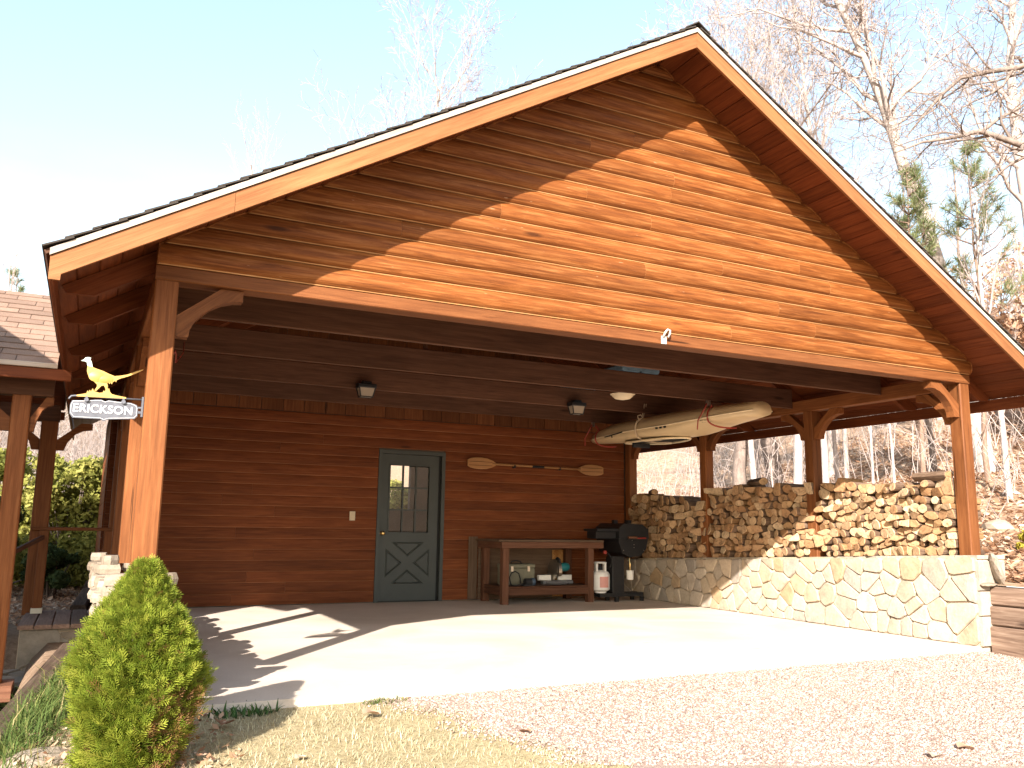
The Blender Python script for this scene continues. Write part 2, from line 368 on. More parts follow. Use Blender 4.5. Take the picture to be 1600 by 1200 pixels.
M['needle'] = tint_mat('pine_needles', [(0,(0.12,0.155,0.07)),(0.6,(0.26,0.295,0.13)),(1,(0.40,0.41,0.21))], 0.6, 0.45)
M['leaf_dry'] = tint_mat('dry_fallen_leaf', [(0,(0.21,0.105,0.06)),(0.35,(0.38,0.215,0.125)),(0.7,(0.52,0.35,0.23)),(1,(0.62,0.49,0.36))], 0.8, 0.25)
def bark(name, lo, hi):
    b = NB(name, 0.9, 0.1); co = b.coords((1, 1, 0.35)); n1 = b.noise(co, 16, 6, 0.7, 0.5); n2 = b.noise(b.coords((1,1,1)), 2.5, 3)
    c = b.mix(0.6, b.ramp(n1, [(0.3, lo), (0.7, hi)]), b.ramp(n2, [(0.3, g3(0.75)), (0.7, g3(1.15))]), 'MULTIPLY')
    b.bump(n1, 0.7, 0.02); return b.color(c)
M['bark_pale'] = bark('pale_grey_bark', (0.30,0.245,0.21), (0.52,0.45,0.40))
M['bark_grey'] = bark('grey_brown_bark', (0.14,0.105,0.085), (0.30,0.24,0.20))
M['bark_pine'] = bark('pine_bark', (0.16,0.10,0.07), (0.33,0.23,0.17))
M['twig'] = bark('twig_bark', (0.31,0.25,0.22), (0.47,0.395,0.35))

def log_end():
    b = NB('split_log_end', 0.85, 0.1); co = b.coords((1,1,1), False)
    base = b.ramp(b.oi.outputs['Random'], [(0,(0.42,0.255,0.125)),(0.25,(0.55,0.385,0.23)),(0.42,(0.27,0.145,0.068)),(0.65,(0.60,0.45,0.285)),(0.82,(0.33,0.18,0.085)),(1,(0.49,0.315,0.17))])
    sp = b.n('ShaderNodeSeparateXYZ'); b.l(b.tc.outputs['Object'], sp.inputs[0]); cb = b.n('ShaderNodeCombineXYZ'); b.l(sp.outputs[1], cb.inputs[1]); b.l(sp.outputs[2], cb.inputs[2])
    wv = b.n('ShaderNodeTexWave', wave_type='RINGS', rings_direction='SPHERICAL'); wv.inputs['Scale'].default_value = 28; wv.inputs['Distortion'].default_value = 3.0; wv.inputs['Detail'].default_value = 3
    b.l(cb.outputs[0], wv.inputs['Vector'])
    c = b.mix(0.45, base, b.ramp(wv.outputs[0], [(0.2, g3(0.62)), (0.7, g3(1.12))]), 'MULTIPLY')
    n = b.noise(b.coords((1,1,1)), 22, 5, 0.7, 0.8)
    c = b.mix(0.8, c, b.ramp(n, [(0.32, g3(0.28)), (0.47, g3(0.9)), (0.72, g3(1.25))]), 'MULTIPLY')
    b.bump(n, 0.8, 0.01); return b.color(c)
M['log_end'] = log_end()
def log_side(name, a, c2, c3):
    b = NB(name, 0.9, 0.08); n = b.noise(b.coords((2.0, 22, 22)), 2.0, 6, 0.7, 0.7)
    c = b.ramp(n, [(0.3, a), (0.5, c2), (0.72, c3)])
    c = b.mix(1.0, c, b.ramp(b.oi.outputs['Random'], [(0, g3(0.7)), (1, g3(1.15))]), 'MULTIPLY')
    b.bump(n, 0.8, 0.015); return b.color(c)
M['log_bark'] = log_side('log_bark', (0.075,0.046,0.03), (0.15,0.097,0.064), (0.26,0.18,0.125))
M['log_split'] = log_side('log_split_face', (0.15,0.08,0.036), (0.26,0.15,0.07), (0.37,0.235,0.125))
def shingle(name, a, c2):
    b = NB(name, 0.95, 0.1); n = b.noise(b.coords((1,1,1)), 160, 3, 0.8); n2 = b.noise(b.coords((1,1,1)), 5, 4)
    c = b.ramp(n, [(0.3, a), (0.7, c2)]); c = b.mix(0.5, c, b.ramp(n2, [(0.3, g3(0.8)), (0.7, g3(1.15))]), 'MULTIPLY')
    c = b.mix(1.0, c, b.ramp(b.oi.outputs['Random'], [(0, g3(0.82)), (1, g3(1.18))]), 'MULTIPLY')
    b.bump(n, 0.6, 0.004); return b.color(c)
M['shingle'] = shingle('brown_asphalt_shingle', (0.17,0.105,0.075), (0.30,0.205,0.15))
M['dark_shingle'] = shingle('dark_asphalt_shingle', (0.035,0.03,0.026), (0.09,0.075,0.062))

# ------------------------------------------------------------------ building blocks used again and again
def board(name, p0, p1, wdt, thk, normal, mat, parent, ch=0.005, cut0=None, cut1=None):
    """a plank from p0 to p1 (centre line), local X along it, local Z along its normal; cut*(y) shifts an end"""
    p0 = Vector(p0); p1 = Vector(p1); ln = (p1-p0).length; m = frame(p0, p1-p0, normal)
    b = MB(); hw, ht = wdt/2, thk/2; c = min(ch, hw*.5, ht*.8)
    sec = [(-hw+c,-ht),(hw-c,-ht),(hw,-ht+c),(hw,ht-c),(hw-c,ht),(-hw+c,ht),(-hw,ht-c),(-hw,-ht+c)]
    vs = [(cut0(y) if cut0 else 0.0, y, z) for y, z in sec] + [(ln+(cut1(y) if cut1 else 0.0), y, z) for y, z in sec]
    fs = [(i,(i+1)%8,(i+1)%8+8,i+8) for i in range(8)] + [tuple(range(7,-1,-1)), tuple(range(8,16))]
    b.add([m @ Vector(v) for v in vs], fs)
    return b.build(name, mat, parent, m)
def chaikin(p):
    o = []
    for i in range(len(p)):
        a, b = p[i], p[(i+1)%len(p)]
        o += [(a[0]*.75+b[0]*.25, a[1]*.75+b[1]*.25), (a[0]*.25+b[0]*.75, a[1]*.25+b[1]*.75)]
    return o
def clip(poly, a, b, c):
    """keep a*x+b*y<=c"""
    o = []
    for i in range(len(poly)):
        p, q = poly[i], poly[(i+1)%len(poly)]; dp = a*p[0]+b*p[1]-c; dq = a*q[0]+b*q[1]-c
        if dp <= 0: o.append(p)
        if dp*dq < 0:
            t = dp/(dp-dq); o.append((p[0]+(q[0]-p[0])*t, p[1]+(q[1]-p[1])*t))
    return o
def voronoi(sites, bound, sy=1.0, reach=1.0):
    """cells of the sites (second axis stretched by sy first)"""
    S = [(x, y*sy) for x, y in sites]; out = []
    for i, (x, y) in enumerate(S):
        P = [(u, v*sy) for u, v in bound]
        for j, (u, v) in enumerate(S):
            if i != j and abs(u-x) < reach and abs(v-y) < reach*sy:
                P = clip(P, u-x, v-y, ((u*u+v*v)-(x*x+y*y))/2)
                if len(P) < 3: break
        out.append([(u, v/sy) for u, v in P])
    return out
def centroid(P):
    A = cx = cy = 0
    for i in range(len(P)):
        (a, b), (c, d) = P[i], P[(i+1)%len(P)]; k = a*d-c*b; A += k; cx += (a+c)*k; cy += (b+d)*k
    A = A/2 or 1e-9
    return (cx/(6*A), cy/(6*A)), abs(A)
def shrink(P, d):
    """offset a convex outline inwards by d"""
    A = sum(P[i][0]*P[(i+1)%len(P)][1]-P[(i+1)%len(P)][0]*P[i][1] for i in range(len(P)))
    if A < 0: P = P[::-1]
    Q = list(P)
    for i in range(len(P)):
        (x, y), (u, v) = P[i], P[(i+1)%len(P)]; ln = math.hypot(u-x, v-y)
        if ln < 1e-6: continue
        nx, ny = (v-y)/ln, -(u-x)/ln
        Q = clip(Q, nx, ny, nx*x+ny*y-d)
        if len(Q) < 3: return []
    return Q
# ------------------------------------------------------------------ dimensions (metres): x along the gable, y into the building
W, D, PW = 7.477, 5.9, 0.137
XR, SL = W/2, 0.586                       # ridge, roof slope
def soff(x): return 4.903 - SL*abs(x-XR)   # underside of the roof planks
EAVE = 0.536; RY = -0.541; BACK = 9.6
ZB, ZBT = 2.4955, 2.588                   # front beam
CO = math.cos(math.atan(SL)); SI = math.sin(math.atan(SL))

def hill(x, y):
    s = np.maximum(x-7.5, 0); h = 0.56+0.165*s+0.0042*s*s
    h = np.where(s > 34, 0.56+0.165*34+0.0042*34*34+(s-34)*0.25, h)
    return h + 0.12*np.sin(x*0.9+y*0.5)*np.clip(s/4, 0, 1) + 0.2*np.sin(x*0.31-y*0.43)*np.clip(s/6, 0, 1)
def low_ground(x, y):
    g = np.where(y < 0, -0.055+0.055*y, -0.06)
    dip = np.clip((-0.52-x)/0.18, 0, 1)*np.clip((4.2-y)/0.6, 0, 1)*np.clip((y+1.6)/1.2, 0, 1)
    g = g - 0.42*dip
    g = g + np.where(y > 11, 0.13*(y-11), 0) + np.where((x < -4), 0.03*(-4-x), 0)
    return np.maximum(g, -1.6)
def gz(x, y): return float(hill(np.float64(x), np.float64(y)) if x > 7.45 else low_ground(np.float64(x), np.float64(y)))

def sheet(name, xs, ys, fn, mat, kind='structure', z=0.0, keep=None):
    X, Y = np.meshgrid(xs, ys); Z = fn(X, Y)+z; V = np.stack([X, Y, Z], -1).reshape(-1, 3); nx, ny = len(xs), len(ys)
    i = np.arange(ny-1)[:, None]*nx+np.arange(nx-1)[None, :]; F = np.stack([i, i+1, i+nx+1, i+nx], -1).reshape(-1, 4)
    if keep is not None:
        c = V[F].mean(1); F = F[keep(c[:, 0], c[:, 1])]
    return tag(np_mesh(name, V, F, mat, None, None, True), kind=kind)
ax = np.concatenate([np.linspace(-400, -30, 14), np.linspace(-27, -6, 12), np.arange(-5.5, 7.41, 0.12), [7.47]])
ay = np.concatenate([np.linspace(-300, -14, 14), np.linspace(-12, -3, 14), np.arange(-2.7, 6, 0.12), np.arange(6.2, 20, 0.5), np.linspace(21, 420, 34)])
sheet('ground', ax, ay, low_ground, M['soil'])
hx = np.concatenate([[7.46], np.arange(7.6, 22, 0.35), np.linspace(23, 60, 22), np.linspace(70, 420, 14)])
hy = np.concatenate([np.linspace(-300, -20, 12), np.linspace(-18, 30, 90), np.linspace(33, 420, 24)])
sheet('hillside', hx, hy, hill, M['litter'])

# concrete floor
b = MB(); b.box((-0.22, -0.03, -0.22), (7.30, D+0.02, 0.0))
tag(b.build('concrete_floor', M['concrete']), kind='structure')

# ------------------------------------------------------------------ the open carport
car = empty('carport', (XR, 0, 0), 'open gabled timber carport with orange-brown log siding and curved brackets', 'carport')
def bx(name, a, c, mat, par, ch=0.006):
    """box part whose local X runs along its longest side"""
    a = Vector(a); c = Vector(c); d = c-a; k = max(range(3), key=lambda i: d[i])
    ctr = (a+c)/2; p0 = ctr.copy(); p1 = ctr.copy(); p0[k] = a[k]; p1[k] = c[k]
    nrm = Vector((0,0,1)) if k != 2 else Vector((0,-1,0))
    o = [i for i in range(3) if i != k]; zi = 2 if k != 2 else 1; yi = [i for i in o if i != zi][0]
    return board(name, p0, p1, d[yi], d[zi], nrm, mat, par, ch)

bx('beam', (0, -0.012, ZB), (W, 0.137, ZBT-0.001), M['timber'], car)
for i, (x, y) in enumerate([(0,0),(0,1.93),(0,3.88),(0,5.72),(W-PW,0),(W-PW,1.93),(W-PW,3.88),(W-PW,5.72)]):
    z1 = ZB-0.001 if y == 0 else 2.439
    z0 = (0.79 if y == 0 else 0.72) if x == 0 else (0.83-0.045*y-0.01)
    bx('post', (x, y, z0), (x+PW, y+PW, z1), M['timber'], car, 0.008)
for x in (0, W-PW): bx('side_plate', (x+0.002, 0.139, 2.44), (x+PW-0.002, BACK, 2.582), M['timber'], car)

def bracket(px, py, dx, dy, top):
    """curved knee brace under a beam: out of the post at (px,py) towards (dx,dy)"""
    P = [(0,-.335),(.075,-.335),(.082,-.285),(.105,-.235),(.145,-.185),(.20,-.135),(.265,-.098),(.33,-.078),(.385,-.072),(.385,-.004),(.25,-.004),(0,-.205)]
    pts = [(px+dx*u, py+dy*u, top+v) for u, v in P]; side = Vector((-dy, dx, 0))*0.085
    pts = [Vector(p)-side/2 for p in pts]
    b = MB(); b.prism(pts, side)
    m = frame((px, py, top-.3), Vector((dx, dy, 0))*.75+Vector((0,0,.65)), side)
    return b.build('bracket', M['timber'], car, m)
bracket(PW+.001, PW/2, 1, 0, ZB); bracket(W-PW-.001, PW/2, -1, 0, ZB)
for x in (PW/2, W-PW/2):
    bracket(x, PW+.001, 0, 1, 2.44)
    for y in (1.93, 3.88):
        bracket(x, y+PW+.001, 0, 1, 2.44); bracket(x, y-.001, 0, -1, 2.44)
    bracket(x, 5.72-.001, 0, -1, 2.44)

PROF = [(0.0,.0165),(.055,.0185),(.075,.0245),(.17,.036),(.32,.0435),(.52,.046),(.72,.042),(.87,.032),(.96,.021),(1.0,.0125)]
FLAT = [(0.0,.0225),(.042,.0255),(.3,.029),(.65,.0275),(.9,.023),(1.0,.0195)]
def siding(x0f, x1f, z0, z1, y, par, mat=None, facing=-1, prof=None):
    """one rounded log-siding board between x0f(z) and x1f(z), bulging towards -y"""
    prof = prof or PROF; zs = [z0+(z1-z0)*t for t, _ in prof]; ys = [y+facing*p for _, p in prof]
    n = len(prof); vs = [(x0f(z), yy, z) for z, yy in zip(zs, ys)]+[(x0f(z1), y, z1), (x0f(z0), y, z0)]
    vs += [(x1f(z), yy, z) for z, yy in zip(zs, ys)]+[(x1f(z1), y, z1), (x1f(z0), y, z0)]
    k = n+2; fs = [(i, (i+1)%k, (i+1)%k+k, i+k)[::-1] for i in range(k)]+[tuple(range(k)), tuple(range(2*k-1, k-1, -1))]
    b = MB(); b.add(vs, fs); xm = (x0f(z0)+x1f(z0))/2; b.m[0] = 1; b.m[k] = b.m[k+1] = 1   # paler lower lip, bare end grain
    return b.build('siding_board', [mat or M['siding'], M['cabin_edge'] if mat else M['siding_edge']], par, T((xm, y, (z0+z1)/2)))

PITCH = 0.138; z = ZBT; caulkL, caulkR = [], []
k = 0; r = random.Random(5)
while z < 4.86:
    z1 = min(z+PITCH-0.001, 4.893); xl = lambda q: XR-(4.9-q)/SL; xr = lambda q: XR+(4.9-q)/SL
    xl2 = (lambda q: max(0.0, XR-(4.9-q)/SL)); xr2 = (lambda q: min(W, XR+(4.9-q)/SL))
    cuts = []
    a, c = xl2(z), xr2(z)
    if c-a > 2.6:
        cuts = [r.uniform(a+.9, c-.9)]
        if c-a > 5.2:
            q = r.uniform(a+.9, c-.9)
            if abs(q-cuts[0]) > 1.1: cuts.append(q)
    ends = [xl2]+[(lambda q, v=v: v) for v in sorted(cuts)]+[xr2]
    for e0, e1 in zip(ends[:-1], ends[1:]):
        s0 = (lambda q, e=e0: e(q)+.0008); s1 = (lambda q, e=e1: e(q)-.0008)
        siding(s0, s1, z, z1, 0.0, car)
    for t, p in PROF:
        q = z+(z1-z)*t; caulkL.append((xl2(q)+.004, -p-.004, q)); caulkR.append((xr2(q)-.004, -p-.004, q))
    z += PITCH; k += 1
for pts in (caulkL, caulkR):
    b = MB(); b.tube(pts, 0.007, 5); b.build('caulk_bead', M['siding'], car, T(pts[0]), True)
# sheathing behind the gable boards
b = MB(); b.prism([(0.02, .012, ZBT), (W-.02, .012, ZBT), (W-.02, .012, soff(W)-.02), (XR, .012, 4.88), (.02, .012, soff(0)-.02)], (0, .03, 0))
b.build('gable_sheathing', M['vertical'], car, T((XR, 0, 3)))

# roof: planks seen from below, deck, shingles
NPL = 37; slope_len = (XR+EAVE)/CO; pw = slope_len/NPL
for sgn in (-1, 1):
    nrm = Vector((sgn*SI, 0, CO))
    for i in range(NPL):
        s = (i+.5)*pw; x = XR+sgn*s*CO; zz = 4.903-s*SI
        c0 = Vector((x, 0, zz))+nrm*0.010
        board('roof_plank', c0+Vector((0, RY+.021, 0)), c0+Vector((0, BACK, 0)), pw-.0015, .020, nrm, M['plank'], car, .006)
    b = MB(); a0 = Vector((XR, RY+.0, 4.903))+nrm*.0215; a1 = Vector((XR+sgn*(XR+EAVE+.01), RY, 4.903-SL*(XR+EAVE+.01)))+nrm*.0215
    q = [a0, a1, a1+nrm*.022, a0+nrm*.022+Vector((0,0,0))]
    b.prism(q, (0, BACK-RY, 0)); b.build('roof_deck', M['dark_timber'], car, T(a0))
# shingle courses, one mesh: only their edges show
b = MB(); r = random.Random(3)
for sgn in (-1, 1):
    nrm = Vector((sgn*SI, 0, CO)); dn = Vector((sgn*CO, 0, -SI))
    nco = int(slope_len/.142)+1
    for i in range(nco):
        s0 = max(0, i*.142-.02); s1 = min((i+1)*.142+.02, slope_len+.012); ej = r.uniform(-.004, .004)
        base = Vector((XR, RY-.022+ej, 4.903))+nrm*.044
        p0 = base+dn*s0+nrm*.001; p1 = base+dn*s1+nrm*(.012+r.uniform(0, .003))
        b.prism([p0, p1, p1+nrm*.009, p0+nrm*.009], (0, BACK+.05-RY, 0))
    # ridge caps
    for j in range(34):
        y0 = RY-.03+j*.3
        p = Vector((XR, y0, 4.903+.068)); b.prism([p+Vector((0,0,.012+.0003*j%2)), p+dn*.13+nrm*.004, p+dn*.13+nrm*.012, p+Vector((0,0,.022))], (0, .33, 0))
tag(b.build('roof_shingles', M['dark_shingle'], car, T((XR, 0, 4.9))), kind='stuff')

# rake boards: two lengths on the left, two on the right, plumb-cut and squared at the eave
def rake(x0, x1, first):
    s = 1 if x1 > x0 else -1
    def zt(x): return soff(x)+.004
    def zb(x): return soff(x)-.119
    if first:   # ends at the eave, x0 is the eave end
        pts = [(x0, zt(x0)), (x0, zb(x0)-.0), (x0+s*.055, zb(x0)), (x0+s*.055+s*.001, zb(x0+s*.056)), (x1, zb(x1)), (x1, zt(x1))]
    else: pts = [(x0, zt(x0)), (x0, zb(x0)), (x1, zb(x1)), (x1, zt(x1))]
    P = [Vector((x, RY-.001, q)) for x, q in pts]
    b = MB(); b.prism(P, (0, .021, 0))
    m = frame(P[0], Vector((s*CO, 0, SI)), (0, -1, 0)); return b.build('rake_board', M['rake'], car, m)
rake(-EAVE, .36, True); rake(.362, XR-.0008, False); rake(W+EAVE, 5.9, True); rake(5.898, XR+.0008, False)
for sgn in (-1, 1):
    a = Vector((XR, RY-.012, 4.912)); e = Vector((XR+sgn*(XR+EAVE+.004), RY-.012, 4.912-SL*(XR+EAVE+.004)))
    b = MB(); b.prism([a, e, e+Vector((0,0,.037)), a+Vector((0,0,.037))], (0, .011, 0))
    b.build('rake_trim', M['trim'], car, frame(a, e-a, (0, -1, 0)))
for x, s in ((-EAVE, -1), (W+EAVE, 1)):
    bx('fascia_board', (min(x, x-s*.022), RY+.021, 2.279), (max(x, x-s*.022), BACK, 2.398), M['plank'], car)
# rafters with angled tails
RAFT = [0.155, 1.02, 2.31, 3.60, 4.81, 5.8]
for y in RAFT:
    for sgn in (-1, 1):
        nrm = Vector((sgn*SI, 0, CO)); dep = .125; P = []
        def pt(s, d): return Vector((XR+sgn*s*CO, y-.022, 4.903-s*SI))-nrm*d
        s1 = slope_len-.045
        P = [pt(.02, .003), pt(s1, .003), pt(s1, .05), pt(s1-.13, dep), pt(.08, dep)]
        b = MB(); b.prism(P, (0, .044, 0)); b.build('rafter', M['plank'], car, frame(P[0], P[1]-P[0], (0, 1, 0)))
bx('ridge_board', (XR-.02, .2, 4.66), (XR+.02, BACK, 4.87), M['plank'], car)
for y in (0.945, 2.245, 3.54, 4.745):
    bx('tie_beam', (PW+.003, y-.02, 2.5), (W-PW-.003, y+.02, 2.735), M['dark_timber'], car)
for x in (2.6, 5.1):
    bx('web_strut', (x-.02, 2.27, 2.60), (x+.02, 2.31, soff(x)-.14), M['dark_timber'], car)
# eave blocking seen between the left rafters
b = MB()

# ------------------------------------------------------------------ cabin: the log-sided back wall, its door and the room behind
cab = empty('cabin', (XR, D, 0), 'log-sided cabin wall at the back of the carport with a green-grey door', 'cabin')
DX0, DX1, DZ = 3.302, 4.285, 2.06
z = 0.012; r = random.Random(9); n = 0
while n < 18:
    z1 = z+.1375
    segs = [(-.05, 7.33)]
    if z < DZ-.02:
        segs = [(-.05, DX0-.004), (DX1+.004, 7.33)]
        if z1 > DZ: z1b = z1
    fin = []
    for a, c in segs:
        if c-a > 3.2 and r.random() < .55:
            q = r.uniform(a+1.0, c-1.0); fin += [(a, q-.001), (q+.001, c)]
        else: fin.append((a, c))
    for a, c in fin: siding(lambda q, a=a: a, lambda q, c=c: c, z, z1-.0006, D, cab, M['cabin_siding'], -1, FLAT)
    z += .138; n += 1
b = MB(); b.box((-.05, D-.03, 2.0605), (-.04, D, 2.061)); 
# vertical boards of the upper wall
x = .0; i = 0
while x < W-.02:
    xe = min(x+.279, W); t0 = soff(x)-.012; t1 = soff(xe)-.012
    P = [(x, D-.014, 2.505), (xe-.006, D-.014, 2.505), (xe-.006, D-.014, t1), (x, D-.014, t0)]
    if x < XR < xe: P = P[:3]+[(XR, D-.014, 4.885)]+P[3:]
    b = MB(); b.prism(P, (0, .016, 0)); b.build('vertical_board', M['vertical'], cab, frame((x, D, 2.5), (0,0,1), (0,-1,0)))
    x += .281
# wall core with the door opening, side walls, room behind
def core(a, c): 
    b = MB(); b.box(a, c); return b
b = MB(); b.box((-.04, D+.004, -.05), (DX0-.002, D+.12, 2.5)); b.box((DX1+.002, D+.004, -.05), (7.32, D+.12, 2.5)); b.box((DX0-.001, D+.004, DZ+.002), (DX1+.001, D+.12, 2.5))
b.prism([(0, D+.006, 2.501), (W, D+.006, 2.501), (W, D+.006, soff(W)-.03), (XR, D+.006, 4.86), (0, D+.006, soff(0)-.03)], (0, .1, 0))
b.build('inner_wall', M['room'], cab, T((0, D, 0)))
b = MB(); yb = 9.5; wx0, wx1, wz0, wz1 = 4.62, 5.06, 1.31, 2.12
b.box((-.05, yb, -.05), (wx0, yb+.1, 2.5)); b.box((wx1, yb, -.05), (W, yb+.1, 2.5)); b.box((wx0, yb, -.05), (wx1, yb+.1, wz0)); b.box((wx0, yb, wz1), (wx1, yb+.1, 2.5))
b.box((-.05, D+.121, -.05), (.05, yb-.001, 2.5)); b.box((W-.1, D+.121, -.05), (W, yb-.001, 2.5)); b.box((-.05, D+.121, 2.501), (W, yb+.1, 2.56)); b.box((.051, D+.121, -.06), (W-.101, yb-.001, -.01))
b.build('room_shell', M['room'], cab, T((0, yb, 0)))
for k in range(18):
    for xx, f in ((-.052, -1), (W+.002, 1)):
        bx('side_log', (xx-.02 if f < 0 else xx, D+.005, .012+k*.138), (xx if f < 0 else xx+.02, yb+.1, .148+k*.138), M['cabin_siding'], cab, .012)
# door: jambs, slab with nine lights above crossed panels
door = MB(); door.box((DX0, D-.035, 0.0), (DX0+.05, D+.11, DZ)); door.box((DX1-.05, D-.035, 0), (DX1, D+.11, DZ)); door.box((DX0+.0505, D-.035, DZ-.05), (DX1-.0505, D+.11, DZ))
door.build('door_frame', M['door'], cab, T((DX0, D, 0)))
lx0, lx1 = DX0+.056, DX1-.082; y0, y1 = D+.012, D+.056
gx0, gx1, gz0, gz1 = 3.486, 4.062, .935, 1.852
dm = MB(); dm.box((lx0, y0, .012), (gx0, y1, DZ-.055)); dm.box((gx1, y0, .012), (lx1, y1, DZ-.055)); dm.box((gx0+.0001, y0, .012), (gx1-.0001, y1, gz0)); dm.box((gx0+.0001, y0, gz1), (gx1-.0001, y1, DZ-.055))
dr = dm.build('door', M['door'], cab, T((lx0, y0, 0)))
b = MB(); b.box((lx1+.003, D+.02, .0), (DX1-.0505, D+.05, DZ-.052)); b.build('door_gap', M['dark_gap'], cab, T((lx1, D, 0)))
b = MB(); b.box((DX0+.051, D-.02, .001), (DX1-.051, D+.10, .011)); b.build('threshold', M['dark_gap'], cab, T((DX0, D, 0)))
cw = (gx1-gx0)/3; chh = (gz1-gz0)/3
for i in (1, 2):
    b = MB(); b.box((gx0+cw*i-.011, y0+.004, gz0+.001), (gx0+cw*i+.011, y1-.004, gz1-.001)); b.build('muntin', M['door'], dr, T((gx0+cw*i, y0, gz0)))
    for j in range(3):
        b = MB(); b.box((gx0+cw*j+.0115, y0+.005, gz0+chh*i-.011), (gx0+cw*(j+1)-.0115, y1-.005, gz0+chh*i+.011)); b.build('muntin', M['door'], dr, T((gx0+cw*j, y0, gz0+chh*i)))
for i in range(3):
    for j in range(3):
        b = MB(); b.box((gx0+cw*i+.0105, y0+.02, gz0+chh*j+.0105), (gx0+cw*(i+1)-.0105, y0+.024, gz0+chh*(j+1)-.0105)); b.build('pane', M['glass'], dr, T((gx0+cw*i, y0, gz0+chh*j)))
b = MB()
for a, c in (((gx0-.02, gz0-.02), (gx1+.02, gz0)), ((gx0-.02, gz1), (gx1+.02, gz1+.02)), ((gx0-.02, gz0+.0002), (gx0, gz1-.0002)), ((gx1, gz0+.0002), (gx1+.02, gz1-.0002))):
    b.box((a[0], y0-.012, a[1]), (c[0], y0-.0005, c[1]))
b.build('glazing_bead', M['door'], dr, T((gx0, y0, gz0)))
px0, px1, pz0, pz1 = gx0-.03, gx1+.03, .24, .80; pcx, pcz = (px0+px1)/2, (pz0+pz1)/2
def ring(tri):
    b = MB(); c = Vector((sum(p[0] for p in tri)/3, sum(p[1] for p in tri)/3)); inn = [(c+(Vector(p)-c)*.80) for p in tri]; inn2 = [(c+(Vector(p)-c)*.70) for p in tri]
    vs = [(p[0], y0-.0005, p[1]) for p in tri]+[(p[0], y0-.016, p[1]) for p in inn]+[(p[0], y0-.004, p[1]) for p in inn2]
    fs = []
    for i in range(3):
        j = (i+1)%3; fs += [(i, j, j+3, i+3), (i+3, j+3, j+6, i+6)]
    fs.append((6, 7, 8)); b.add(vs, fs); b.build('raised_panel', M['door'], dr, T((c[0], y0, c[1])))
g = .075; gz_ = .085
ring([(px0+g, pz1), (px1-g, pz1), (pcx, pcz+gz_)]); ring([(px1-g, pz0), (px0+g, pz0), (pcx, pcz-gz_)])
ring([(px0, pz0+gz_), (px0, pz1-gz_), (pcx-g, pcz)]); ring([(px1, pz1-gz_), (px1, pz0+gz_), (pcx+g, pcz)])
b = MB(); b.lathe([(.026,0),(.026,-.004),(.010,-.008),(.010,-.03),(.026,-.04),(.030,-.052),(.024,-.066),(.008,-.07)], (3.395, y0-.0005, .92), 16, axis='y'); b.build('knob', M['brass'], dr, T((3.395, y0, .92)), True)
b = MB(); b.lathe([(.024,0),(.024,-.006),(.012,-.010)], (3.366, y0-.0005, .922), 14, axis='y'); b.build('keyhole_plate', M['brass'], dr, T((3.366, y0, .92)), True)
# light switch (on the wall: a part of the cabin)
b = MB(); b.box((2.918, D-.046, 1.085), (2.995, D-.038, 1.205), 0, .004); sw = b.build('switch_plate', M['cream'], cab, T((2.955, D, 1.145)))
b = MB(); b.box((2.951, D-.056, 1.135), (2.963, D-.0465, 1.158)); b.build('switch_toggle', M['cream'], sw, T((2.957, D, 1.145)))
bx('wall_block', (3.985, D-.06, 2.66), (4.29, D-.02, 2.80), M['vertical'], cab)
# ------------------------------------------------------------------ stone wall on the right: field stones in mortar, flat capping stones
SX = 7.285                                                   # inner face
def wtop(y): return 0.83-0.045*y
sw_ = empty('stone_wall', (SX+.2, 2.9, 0), 'low mortared field-stone wall carrying the stacked firewood', 'wall')
b = MB(); b.prism([(SX+.018, -.05, -.1), (SX+.018, 5.86, -.1), (SX+.018, 5.86, wtop(5.86)-.03), (SX+.018, -.05, wtop(-.05)-.03)], (.40, 0, 0))
b.build('mortar_core', M['mortar'], sw_, T((SX+.2, 2.9, 0)))
r = random.Random(21); sites = []
tries = 0
while len(sites) < 108 and tries < 40000:
    tries += 1; y = r.uniform(-.04, 5.84); zz = r.uniform(0.02, wtop(y)-.05)
    d = r.choice((.11, .15, .18, .22, .28, .34))
    if all(math.hypot((y-a)*.95, zz-c) > min(d, e) for a, c, e in sites): sites.append((y, zz, d))
bound = [(-.06, 0.0), (5.86, 0.0), (5.86, wtop(5.86)-.012), (-.06, wtop(-.06)-.012)]
